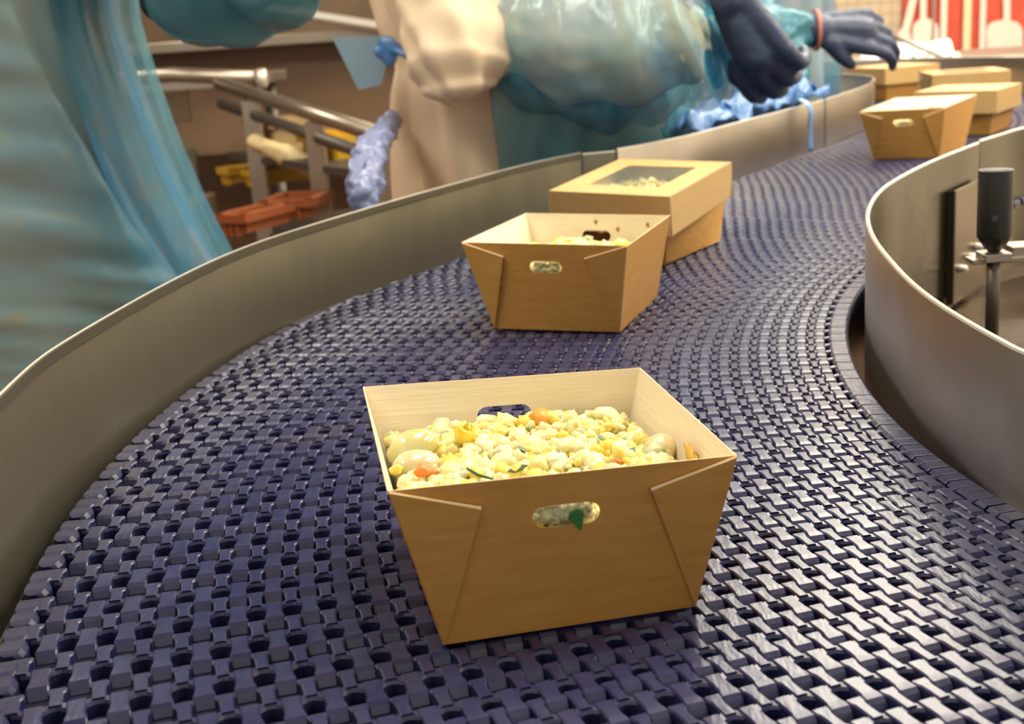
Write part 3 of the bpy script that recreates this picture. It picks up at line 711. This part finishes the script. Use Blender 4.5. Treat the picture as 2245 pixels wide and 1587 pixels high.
def sleeve(name, P, rs, m, parent, folds, th=.002, n=70, na=64, flat=1.0):
    """cloth tube along a path with folds(u, a) as radial offset; ends stay open"""
    ctr = []; rr = []
    Pp = catmull(P, 12); k = len(Pp) - 1
    for i in range(n + 1):
        f = i / n * k; a = min(int(f), k - 1); ctr.append(Pp[a].lerp(Pp[a + 1], f - a)); g = i / n * (len(rs) - 1); b = min(int(g), len(rs) - 2); w_ = g - b; w_ = w_ * w_ * (3 - 2 * w_); rr.append(rs[b] * (1 - w_) + rs[b + 1] * w_)
    vs = []; fs = []
    for i, p in enumerate(ctr):
        t = (ctr[min(i + 1, n)] - ctr[max(i - 1, 0)]).normalized(); a = V((0, 1, 0)); a = (a - t * a.dot(t)).normalized(); b = t.cross(a)
        for j in range(na):
            q = 2 * PI * j / na; d = rr[i] + folds(i / n, q) * min(1, rr[i] / .03); vs.append(p + a * math.cos(q) * d * flat + b * math.sin(q) * d)
    for i in range(n):
        for j in range(na): fs.append((i * na + j, i * na + (j + 1) % na, (i + 1) * na + (j + 1) % na, (i + 1) * na + j))
    mb = MB(); mb.add(vs, fs); o = mb.build(name, m, parent, smooth=True, fixn=True)
    so = o.modifiers.new('thick', 'SOLIDIFY'); so.thickness = th; so.offset = 0
    return o
def ridge(x): return 1 - abs(2 * ((x % 1)) - 1)
# --- person 1: left foreground, facing the belt
h1 = V((-.665, 1.60, 0)); t1 = empty('person', (h1.x, h1.y, 0), 'person in stained pale blue plastic apron over a white coat, at the left edge', 'person')
sL = V((-.47, 1.56, 1.40)); eL = atY(452, -62, 1.50); wL = atY(700, -150, 1.42)
sR = V((-.86, 1.56, 1.40)); eR = V((-.92, 1.40, 1.14)); wR = V((-.72, 1.22, 1.10))
person_body(t1, h1, -1.2, 1.4, [(sL, eL, wL), (sR, eR, wR)], (sR, sL))
def f1(z, a): return .006 * math.sin(9 * a + 6 * z) + .012 * noise.noise(V((math.cos(a) * 3, math.sin(a) * 3, z * 5)))
robe('coat', h1.x, h1.y, lin(.62, 1.46, 40), lambda z: (.205 + (.055 * max(0, 1.12 - z)) / .5 * .9 - .06 * max(0, (z - 1.36) / .1), .150 + .04 * max(0, 1.12 - z), 0, 0), 0, 2 * PI, mat('grey_green_coat', (.64, .54, .40), .8, bump=.25, bscale=14, bstretch=(1, 1, .35)), t1, f1)
def rad1(z):
    k = max(0.0, (1.22 - z)); return (.236 + .16 * k + .42 * k * k - .05 * max(0, (z - 1.36) / .1), .175 + .12 * k, -.0, 0)
def folds1(z, a):
    # hanging folds, a long crease falling from the belly, and gathered horizontal wrinkles on the left part
    d = .007 * math.sin(6.5 * a + 1.2 * math.sin(z * 5)) + .011 * noise.noise(V((a * 2.3, z * 1.6, 3)))
    ac = -.74 + 1.1 * (1.19 - z); d -= .020 * math.exp(-((a - ac) / .05) ** 2)
    wl = 1 / (1 + math.exp((a - ac + .10) * 10)); zz = z + .09 * (a - ac)
    d += wl * (.022 * (abs(noise.noise(V((a * 1.3, zz * 13, 8)))) - .2) + .010 * noise.noise(V((a * 2.5, zz * 40, 2)))) + (1 - wl) * .012 * noise.noise(V((a * 9, z * 2.2, 5)))
    return d
robe('apron', h1.x, h1.y, lin(.42, 1.42, 120), rad1, -PI - .35, .42, film, t1, folds1, na=150)
sleeve('oversleeve', [sL, sL.lerp(eL, .5), atY(440, -95, 1.50), atY(478, -50, 1.49), atY(560, -62, 1.47), wL], [.062, .072, .080, .080, .070, .045], mat('teal_oversleeve', (.08, .30, .40), .3, col2=(.14, .40, .46), nscale=6, alpha=.55, bump=.7, bscale=14, spec=.8), t1,
       lambda u, a: .010 * noise.noise(V((math.cos(a) * 1.6, math.sin(a) * 1.6, u * 6))) + .004 * math.sin(40 * u + 2 * math.sin(a)), .001)
robe('apron_side', h1.x, h1.y, lin(.42, 1.42, 100), lambda z: tuple(q - .016 if k < 2 else q for k, q in enumerate(rad1(z))), -.62, .42, mat('blue_film_folded', (.08, .36, .62), .35, col2=(.30, .42, .58), nscale=4, nstretch=(5, 5, .35), lo=.45, hi=.55, alpha=.55, bump=.5, bscale=9, bstretch=(1, 1, .4)), t1, lambda z, a: .008 * math.sin(14 * a + z * 3), na=60)
organic('coat_sleeve', [(sL, eL, .058, .062), (eL, wL, .062, .042), (sR, eR, .062, .06), (eR, wR, .06, .045)], mat('blue_grey_sleeve', (.12, .20, .34), .8), t1, .010, 5, [(.05, .012)])
glove(t1, wL, (wL - eL), V((0, -.3, -1)), 1, (.4, .4, .4, .4, .2)); glove(t1, wR, (wR - eR), V((0, 0, -1)), 1, (.4, .4, .4, .4, .2), mirror=-1)

# --- person 2: middle, turned away to the right, cream coat with a blue apron
h2 = V((.050, 2.30, 0)); t2 = empty('person', (h2.x, h2.y, 0), 'person in cream coat and blue plastic apron, arm bent, at the middle', 'person')
s2 = atY(990, -330, 2.14); e2 = atY(1045, 118, 2.06); w2 = atY(1515, 20, 2.03)
s2b = V((.22, 2.42, 1.42)); e2b = V((.36, 2.40, 1.30)); w2b = V((.44, 2.24, 1.46))
person_body(t2, h2, -.5, 1.4, [(s2, e2, w2), (s2b, e2b, w2b)], (V((-.10, 2.20, 1.40)), V((.20, 2.42, 1.40))))
def rad2(z):
    k = max(0., 1.13 - z); u = max(0., z - 1.13); w_ = math.exp(-((z - 1.135) / .035) ** 2)
    return (.236 + .012 * k + .10 * min(u, .2) - .016 * w_, .19, -.0 - .0 * u, 0)
def ridge(x): return 1 - abs(2 * ((x % 1)) - 1)
def folds2(z, a): return .011 * math.sin(9 * a + 3 * z + 2 * math.sin(5 * z)) + .026 * noise.noise(V((math.cos(a) * 3.6, math.sin(a) * 3.6, z * 2.2 + .8 * a))) - .014 * max(0, ridge(1.9 * a + 1.4 * z) - .75) * 4 + .006 * noise.noise(V((a * 6, z * 9, 4)))
robe('coat', h2.x, h2.y, lin(.55, 1.46, 90), rad2, 0, 2 * PI, coatb, t2, folds2, na=140)
def rad2b(z):
    k = max(0., 1.16 - z); return (.285 + .05 * k, .222 + .04 * k, 0, 0)
def folds2b(z, a): return .012 * math.sin(10 * a + 3 * z) + .016 * noise.noise(V((a * 3, z * 5, 7))) + .007 * noise.noise(V((a * 8, z * 12, 1)))
aE = lambda z: 0
def apron2():
    zs = lin(.50, 1.42, 90); vs = []; fs = []; na = 110
    for z in zs:
        a0 = -1.78 + .25 * max(0, 1.10 - z) ; a1 = 1.2
        for i in range(na + 1):
            a = a0 + (a1 - a0) * i / na; rx, ry, ox, oy = rad2b(z); d = folds2b(z, a); vs.append((h2.x + (rx + d) * math.cos(a), h2.y + (ry + d) * math.sin(a), z))
    for j in range(89):
        for i in range(na): fs.append((j * (na + 1) + i, j * (na + 1) + i + 1, (j + 1) * (na + 1) + i + 1, (j + 1) * (na + 1) + i))
    mb = MB(); mb.add(vs, fs); o = mb.build('apron', mat('blue_apron_film_dense', (0.08, 0.34, 0.44), 0.3, col2=(0.12, 0.42, 0.50), nscale=8, alpha=.46, bump=.7, bscale=12, bstretch=(1, 1, .5), spec=.8, stains=[((0.40, 0.40, 0.12), 9, (1, 1, 1), .62, .78, .6)]), t2, smooth=True)
    so = o.modifiers.new('thick', 'SOLIDIFY'); so.thickness = .0015; so.offset = 0; return o
ap2 = apron2()
# waist string, knot and loose corner of the apron at the back
kp = atY(850, 112, 2.07); k2 = atY(900, 122, 2.045)
MB().tube([kp, (kp + k2) / 2 + V((0, -.004, .003)), k2, k2 + V((.05, .01, -.003))], [.007, .006, .009, .008], 10).build('apron_string', filmB, ap2, smooth=True)
organic('apron_knot', [(kp + V((0, 0, .010)), kp + V((.002, 0, -.012)), .014, .012), (kp + V((-.01, 0, .0)), kp + V((.012, 0, .004)), .012, .011)], filmB, ap2, .004, 2, [(.01, .004)])
cornr = [atY(728, 82, 2.14), atY(838, 79, 2.14), atY(853, 118, 2.14), atY(836, 186, 2.14), atY(786, 197, 2.14)]
mb = MB(); plate(mb, cornr, [], V((0, 1, 0)), .0012, (0, 0, 0)); mb.build('apron_corner', mat('pale_blue_film', (.30, .45, .58), .35, alpha=.85, bump=.3, bscale=15), ap2)
# cream sleeve with the elbow, translucent oversleeve around the forearm
sleeve('coat_sleeve', [s2, atY(1008, -110, 2.10), atY(1008, 0, 2.07), atY(1005, 80, 2.04), atY(1003, 140, 2.02), atY(1006, 190, 2.01), atY(1013, 236, 2.01)], [.085, .098, .096, .092, .080, .054, .012], coatb, t2,
       lambda u, a: .012 * math.sin(5 * a + 9 * u) * (1 - u) - .011 * max(0, ridge(.64 * a + 1.3 * u) - .6) * 2.5 + .018 * noise.noise(V((math.cos(a) * 1.5, math.sin(a) * 1.5 + 4, u * 3.2))) - .010 * math.exp(-((((a - 3.9 - 1.6 * u) % (2 * PI)) - .2) / .22) ** 2))
organic('coat_shoulder', [(s2 + V((0, 0, .02)), s2 + V((.10, .10, .02)), .10, .09)], coatb, t2, .010, 6)
fold_f = lambda u, a: .6 * (.014 * noise.noise(V((math.cos(a) * 1.2, math.sin(a) * 1.2, u * 4))) + (.004 + .012 * u) * math.sin(26 * u + 1.5 * math.sin(a) + 2 * noise.noise(V((a, u * 5, 0)))) + .006 * noise.noise(V((a * 4, u * 16, 3))))
sleeve('forearm_sleeve', [atY(1085, 20, 2.09), atY(1170, 70, 2.06), atY(1280, 105, 2.04), atY(1400, 100, 2.03), atY(1490, 80, 2.02), atY(1545, 62, 2.02)], [.050, .072, .082, .083, .070, .028], mat('sage_white_cotton', (.72, .68, .48), .8, bump=.3, bscale=14), t2, fold_f)
fold_s = lambda u, a: .014 * noise.noise(V((math.cos(a) * 1.4 + 5, math.sin(a) * 1.4, u * 5))) + .010 * math.sin(34 * u + 2 * math.sin(a) + 3 * noise.noise(V((a, u * 6, 2)))) * (.3 + u) + .008 * noise.noise(V((a * 5, u * 22, 3)))
sleeve('oversleeve', [atY(1110, -60, 2.11), atY(1170, 60, 2.08), atY(1280, 95, 2.05), atY(1400, 95, 2.04), atY(1500, 70, 2.03), atY(1572, 40, 2.02)], [.085, .108, .124, .122, .110, .066], film2, t2, fold_s, .001)
gl = glove(t2, atY(1592, -2, 2.03), V((.42, .0, -.80)), V((.35, .80, .25)), 1.30, (.55, .62, .66, .7, .3), mirror=1, cuff=.07)
glove(t2, w2b, (w2b - e2b), V((0, -1, 0)), 1, (.4, .4, .4, .4, .2))

# --- person 3: behind, reaching over the far bend with a navy glove
h3 = V((.70, 3.42, 0)); t3 = empty('person', (h3.x, h3.y, 0), 'person mostly hidden, teal sleeve and navy glove reaching over the far boxes', 'person')
s3 = V((.60, 3.22, 1.40)); e3 = atY(1650, 60, 3.02); w3 = atY(1788, 66, 3.02)
s3b = V((.90, 3.50, 1.40)); e3b = V((1.0, 3.54, 1.34)); w3b = V((1.02, 3.44, 1.52))
person_body(t3, h3, -.6, 1.4, [(s3, e3, w3), (s3b, e3b, w3b)], (V((.58, 3.30, 1.40)), V((.86, 3.52, 1.40))))
robe('coat', h3.x, h3.y, lin(.55, 1.46, 40), lambda z: (.17, .15, -.03, 0), 0, 2 * PI, coatw, t3, lambda z, a: .01 * math.sin(8 * a + 5 * z))
ap3 = robe('apron', h3.x, h3.y, lin(.50, 1.42, 60), lambda z: (.20 + .05 * max(0, 1.1 - z), .185 + .10 * max(0, 1.1 - z), -.03, 0), -2.6, .35, film2, t3, lambda z, a: .012 * math.sin(9 * a + 4 * z) + .012 * noise.noise(V((a * 4, z * 6, 2))))
organic('oversleeve', [(s3, e3, .055, .052), (e3, w3 - V((.02, 0, 0)), .056, .040), (atY(1715, 90, 3.0), atY(1735, 165, 2.98), .042, .040)], mat('teal_film', (.04, .24, .34), .3, alpha=.85, bump=.6, bscale=20, spec=.8), t3, .007, 4, [(.04, .02), (.015, .006)])
MB().tube([w3 + V((-.004, 0, .0)), w3 + V((.004, 0, .0))], [.046, .046], 24, caps=False).build('cuff_band', mat('red_elastic', (.55, .20, .16), .6), t3, smooth=True).modifiers.new('t', 'SOLIDIFY').thickness = .004
glove(t3, w3 + V((.006, 0, 0)), V((1, .05, -.10)), V((.05, .85, -.55)), 1.36, (.42, .45, .50, .58, .75), spread=.06, mirror=1, cuff=.01, thumb=.55)
glove(t3, w3b, V((.1, -.3, 1)), V((0, -1, 0)), 1, (.4, .4, .4, .4, .2))

# crumpled film lying behind and over the rim of the guard
def crumple(name, P, Q, h, m, label, cat, seed, amp=.03, n=44, k=26, back=.09):
    """crumpled sheet from the line P-Q (at rim height) rising to h and falling back"""
    vs = []; fs = []; d = (Q - P); nb = V((-d.y, d.x, 0)).normalized()
    if nb.y < 0: nb = -nb
    for i in range(n + 1):
        for j in range(k + 1):
            u = i / n; v = j / k; prof = math.sin(PI * min(1, v * 1.1 + .02)) ** .8
            z = h * prof * (.65 + .7 * noise.noise(V((u * 5, seed, 0)))) * math.sin(PI * min(max(u, .02), .98)) ** .4 - .05 * v * v
            p = P + d * u + nb * (back * v + .012) + V((0, 0, z)); q = V((u * 11, v * 6, seed)); e = amp * .8
            p += V((noise.noise(q), noise.noise(q + V((9, 0, 0))), noise.noise(q + V((0, 9, 0))) * .8)) * e + V((0, 0, 1)) * amp * .4 * noise.noise(q * 2.7)
            p -= nb * min(0, (p - P).dot(nb) - .010); vs.append(p)
    for i in range(n):
        for j in range(k): fs.append((i * (k + 1) + j, (i + 1) * (k + 1) + j, (i + 1) * (k + 1) + j + 1, i * (k + 1) + j + 1))
    mb = MB(); mb.add(vs, fs); o = mb.build(name, m, smooth=True); so = o.modifiers.new('t', 'SOLIDIFY'); so.thickness = .001; tag(o, label, cat); return o
P_ = atZ(1545, 288, GH); Q_ = atZ(1832, 212, GH)
cf = crumple('plastic_film', P_, Q_, .080, filmB, 'crumpled shiny blue plastic film lying along the far guard rim', 'plastic film', 3, .035)
# strip hanging over the rim into the belt
r0 = atZ(1768, 229, GH + .004); tn = V((.57, .82, 0)); nf = V((.82, -.57, 0))
vs = []; fs = []
for i in range(13):
    v = i / 12; z = .004 + .010 * math.sin(PI * min(v * 5, 1)) - .088 * max(0, v - .15) / .85; off = -.022 + .030 * min(1, v * 4)
    for j in range(5):
        u = j / 4 - .5; wdt = .026 * (1 - .5 * v); p = r0 + tn * (u * wdt) + nf * (off + .003 * math.sin(j * 2.2 + v * 5)) ; vs.append((p.x, p.y, Z0 + GH + z))
for i in range(12):
    for j in range(4): fs.append((i * 5 + j, i * 5 + j + 1, (i + 1) * 5 + j + 1, (i + 1) * 5 + j))
mb = MB(); mb.add(vs, fs); o = mb.build('hanging_strip', mat('light_blue_film', (.22, .45, .80), .15, alpha=.9, spec=1), cf, smooth=True); o.modifiers.new('t', 'SOLIDIFY').thickness = .0012
# twisted lilac film hanging behind the cream coat
tw = [atY(862, 262, 2.16), atY(806, 342, 1.90), atY(805, 395, 1.84), atY(790, 430, 1.80), atY(800, 470, 1.80), atY(806, 560, 1.80)]
o = organic('glove_bundle', [(tw[i], tw[i + 1], (.014, .022, .024, .020, .018)[i], (.022, .024, .020, .018, .014)[i]) for i in range(5)], mat('lilac_film', (.34, .40, .68), .08, alpha=.85, bump=1.0, bscale=35, spec=1), None, .005, 2, [(.02, .02), (.008, .008)])
o.name = 'plastic_bag'; tag(o, 'twisted lilac plastic bag hanging beside the cream coat behind the left guard', 'plastic bag')

# ------------------------------------------------------------------ background kitchen on the left
def BX(name, c, d, m, label, cat, group=None, R=None, bev=.004):
    o = MB().box(c, d, R).build(name, m); bevel(o, bev); tag(o, label, cat, group); return o
# tall stainless counter along the back left with a rounded front edge
ct = empty('steel_counter', (-.55, 5.2, 0), 'long stainless counter with a shiny rounded edge at the back left', 'counter')
bevel(MB().box((-.9, 5.35, 1.17), (3.4, .7, .04)).build('worktop', steel, ct), .004)
ed0 = atY(575, 30, 4.75); ed1 = atY(900, 60, 4.45)
tb = MB(); 
pa = atY(590, 20, 5.02); pb = atY(850, 62, 4.95); pe = [pa - (pb - pa) * 3, pa, (pa + pb) / 2, pb, pb + (pb - pa) * .7]
tb.tube(pe, .020, 14); tb.build('rolled_edge', rimm, ct, smooth=True)
bevel(MB().box((-.9, 5.42, .95), (3.4, .5, .40)).build('front_panel', brownw, ct), .004)
for x in (-2.4, -1.2, -.1, .7): MB().tube([(x, 5.15, 0), (x, 5.15, .78)], .022, 12).build('leg', steelD, ct, smooth=True)
BX('wall_cabinet', (-1.13, 4.30, 1.02), (.30, .03, .16), mat('tan_steel', (.46, .36, .25), .4, .5), 'plain tan steel box above the tube rail at the back left', 'cabinet')
BX('splash_wall', (-1.05, 5.95, 1.2), (4.1, .06, 2.4), brownw, 'wide brown hygienic screen wall behind the steel counter', 'screen')
# low steel table with tube rail
t = empty('steel_table', (-1.1, 4.2, 0), 'steel table with round front rail behind the left apron', 'table')
p0 = atY(380, 163, 4.0); p1 = atY(574, 172, 4.0)
MB().tube([p0 + V((-.6, 0, 0)), p0, p1], .022, 14).build('rail', steel, t, smooth=True); MB().tube([p1 - V((.012, 0, 0)), p1 + V((.014, 0, 0))], .029, 14).build('rail_cap', rimm, t, smooth=True)
bevel(MB().box((p1.x - .42, 4.25, p1.z - .005), (.84, .5, .03)).build('table_top', steel, t), .003)
for x in (p1.x - .05, p1.x - .75):
    for y in (4.05, 4.42): MB().tube([(x, y, 0), (x, y, p1.z - .02)], .020, 12).build('leg', steelD, t, smooth=True)
MB().box((p1.x - .42, 4.25, .32), (.84, .45, .02)).build('lower_shelf', steelD, t)
# trolley with sloping top rail, posts and shelves holding crates
tr = empty('rack_trolley', (-.5, 3.6, 0), 'brown stainless rack trolley with sloping top rail holding yellow crates', 'trolley')
a_ = atY(480, 182, 3.95); b_ = atY(842, 300, 3.05)
dr = (b_ - a_)
MB().tube([a_, b_], .020, 12).build('top_rail', steel, tr, smooth=True)
MB().tube([a_ + V((0, 0, -.06)), b_ + V((0, 0, -.055))], .016, 12).build('lower_rail', steelD, tr, smooth=True)
for px_2 in (562, 708, 835):
    f = (px_2 - 480) / (842 - 480); q = a_ + dr * f
    MB().box((q.x, q.y, q.z / 2 - .01), (.045, .045, q.z - .02)).build('post', steel, tr)
nb2 = V((dr.y, -dr.x, 0)).normalized(); 
if nb2.y < 0: nb2 = -nb2
for z in (.62, .84):
    mb = MB(); q = [a_.copy(), b_.copy(), b_ + nb2 * .4, a_ + nb2 * .4]
    for v_ in q: v_.z = z
    plate(mb, q, [], V((0, 0, 1)), .02, (0, 0, 0)); mb.build('shelf', steelD, tr)
yel = mat('yellow_crate_plastic', (.66, .38, .015), .4); crm = mat('cream_crate_plastic', (.46, .31, .14), .5); orr = mat('orange_red_plastic', (.32, .09, .03), .45)
def crate(c, d, rz, m, label, group='crates on the rack trolley', cat='crate'):
    R = Matrix.Rotation(rz, 3, 'Z'); t_ = empty('crate', c, label, cat, group); w_ = .012
    mb = MB()
    for s in (-1, 1):
        mb.box(V(c) + R @ V((0, s * d[1] / 2, 0)), (d[0], w_, d[2]), R); mb.box(V(c) + R @ V((s * d[0] / 2, 0, 0)), (w_, d[1], d[2]), R)
    mb.box(V(c) - V((0, 0, d[2] / 2 - .006)), (d[0], d[1], .012), R); mb.build('crate_body', m, t_)
    rb = MB()
    for s in (-1, 1):
        rb.box(V(c) + R @ V((0, s * (d[1] / 2 + .006), 0)) + V((0, 0, d[2] / 2)), (d[0] + .03, .025, .02), R); rb.box(V(c) + R @ V((s * (d[0] / 2 + .006), 0, 0)) + V((0, 0, d[2] / 2)), (.025, d[1] + .03, .02), R)
        for k in (-.3, 0, .3): rb.box(V(c) + R @ V((d[0] * k, s * (d[1] / 2 + .006), -.01)), (.012, .014, d[2] * .8), R)
    rb.build('crate_rim', m, t_); return t_
rz = math.atan2(dr.y, dr.x)
def tc_(px, py, Y): return tuple(atY(px, py, Y))
crate(tc_(760, 322, 3.62), (.20, .16, .060), rz, yel, 'bright yellow crate nearest the cream coat')
crate(tc_(645, 305, 3.95), (.17, .20, .11), rz, crm, 'cream crate between the two posts of the trolley')
crate(tc_(612, 384, 3.9), (.08, .16, .035), rz, yel, 'small yellow crate at the foot of the first post')
crate(tc_(541, 382, 4.05), (.07, .12, .035), rz, mat('ochre_plastic', (.66, .38, .04), .4), 'ochre crate left of the first post')
for k, (x, y, a) in enumerate(((600, 330, .5), (645, 345, .2), (672, 368, -.2))):
    c = atY(x, y, 3.62); L_ = .05
    o = organic('cream_bag', [(c - V((L_, 0, -.025)), c + V((L_ * .6, 0, -.015)), .022, .030)], mat('cream_bag_film', (.80, .62, .32), .25, bump=.5, bscale=25, spec=.8), None, .007, 2, [(.03, .012)])
    tag(o, ('upright', 'slanting', 'lowest')[k] + ' glossy cream bag in front of the cream crate on the trolley', 'bag', 'cream bags on the trolley')
crate(tc_(560, 482, 3.1), (.06, .16, .035), -.5, orr, 'orange red crate low down beside the blue apron', None)
crate(tc_(652, 452, 3.3), (.11, .14, .035), -.2, orr, 'dark orange crate low down right of the other orange crate', None)
BX('machine_cabinet', (-1.02, 3.55, .42), (.42, .35, .70), mat('brown_steel_cabinet', (.34, .24, .15), .35, .5, col2=(.24, .17, .10), nscale=8), 'brown steel cabinet standing left of the rack trolley', 'cabinet')

# ------------------------------------------------------------------ red tool board and white tools on the back wall
YW = YB - .02
bl = atY(1978, 60, YW).x; zt = 1.75
red = mat('red_board', (.62, .085, .045), .4, col2=(.68, .11, .06), nscale=6)
BX('tool_board', ((bl + XR) / 2, YW, 1.25), (XR - bl, .02, 1.10), red, 'large red board on the tiled back wall', 'board')
wp = mat('white_tool_plastic', (.86, .78, .68), .4); cp = mat('cream_tool_plastic', (.84, .74, .48), .4); gp_ = mat('grey_tool_metal', (.36, .32, .28), .4, .6)
YT = YW - .04
def tool(label, hx, hy0, hx1, hw, m, blade=None, name='shovel', cat='shovel'):
    """handle from pixel (hx, hy0) down to (hx1, ...), blade = (x0, x1, y0, y1) in pixels"""
    top = atY(hx, hy0, YT); top2 = top + V((0, 0, .35)); bot = atY(hx1, (blade[2] + 14) if blade else 122, YT)
    t_ = empty(name, (bot.x, YT, bot.z), label, cat, 'white tools hanging on the red board'); s = YT * 1.0 / FPX
    u_ = (top - bot).normalized(); a_ = top + u_ * .45; X_ = V((1, 0, 0)); X_ = (X_ - u_ * X_.dot(u_)).normalized(); Rm = Matrix((X_, u_.cross(X_), u_)).transposed()
    bevel(MB().box((a_ + bot) / 2, (hw * s, .014, (a_ - bot).length), Rm).build('handle', m, t_), .004)
    if blade:
        x0, x1, y0, y1 = blade; A = []
        pts = [(x0, y0 + 22), (x0 + 4, y0 + 10), (x0 + 14, y0 + 2), ((x0 + x1) / 2, y0 - 3), (x1 - 14, y0 + 2), (x1 - 4, y0 + 10), (x1, y0 + 22), (x1, y1), (x0, y1)]
        mb = MB(); plate(mb, [atY(a, b, YT - .005) for a, b in pts], [], V((0, 1, 0)), .012, (0, 0, 0)); bevel(mb.build('blade', m, t_), .003)
    return t_
tool('white shovel with rounded blade at the right edge of the red board', 2207, -10, 2207, 15, wp, (2163, 2243, 46, 128))
tool('white shovel hanging at the left end of the red board', 2024, -10, 2023, 14, wp, (2001, 2058, 42, 120))
tool('white leaning paddle at the far left end of the board', 2004, -10, 1984, 16, wp, (1968, 1998, 58, 122), 'paddle', 'paddle')
tool('thin grey pole in front of the left shovel', 2048, -10, 2043, 7, gp_, None, 'pole', 'pole')
tool('white pole right of the grey pole', 2070, -10, 2067, 14, wp, None, 'pole', 'pole')
tool('cream pole in the middle of the red board', 2122, -10, 2118, 17, cp, None, 'pole', 'pole')
tool('slim white pole between the cream pole and the shovel', 2156, -10, 2152, 13, wp, None, 'pole', 'pole')
# stainless bench holding a heap of white film under the board
bn = empty('steel_bench', (2.3, 5.2, 0), 'stainless bench below the red board holding white film', 'bench')
bz = atY(2100, 122, 5.2).z
bevel(MB().box((2.45, 5.3, bz - .02), (1.9, .7, .04)).build('bench_top', steel, bn), .003)
for x in (1.6, 3.3):
    for y in (5.0, 5.6): MB().tube([(x, y, 0), (x, y, bz - .03)], .02, 12).build('leg', steelD, bn, smooth=True)
wf_ = mat('white_film', (.88, .84, .78), .3, bump=.5, bscale=12, spec=.7)
A_ = atY(1905, 118, 5.05); B_ = atY(2110, 118, 5.05); A_.z = B_.z = bz
crumple('white_plastic_bag', A_, B_, .10, wf_, 'heap of white plastic film on the bench left of the shovels', 'plastic film', 7, .05, back=.25)
gr = atY(1935, 70, 4.6); g2 = atY(2075, 128, 4.35)
tag(MB().tube([gr, g2], .007, 10).build('tong_rod', gp_, smooth=True), 'thin grey steel rod slanting down in front of the white film', 'rod')
BX('cream_board', (atY(1870, -6, 6.5).x, 6.5, atY(1870, -6, 6.5).z + .02), (.24, .03, .055), cp, 'small cream board above the gloved hand at the top', 'board')
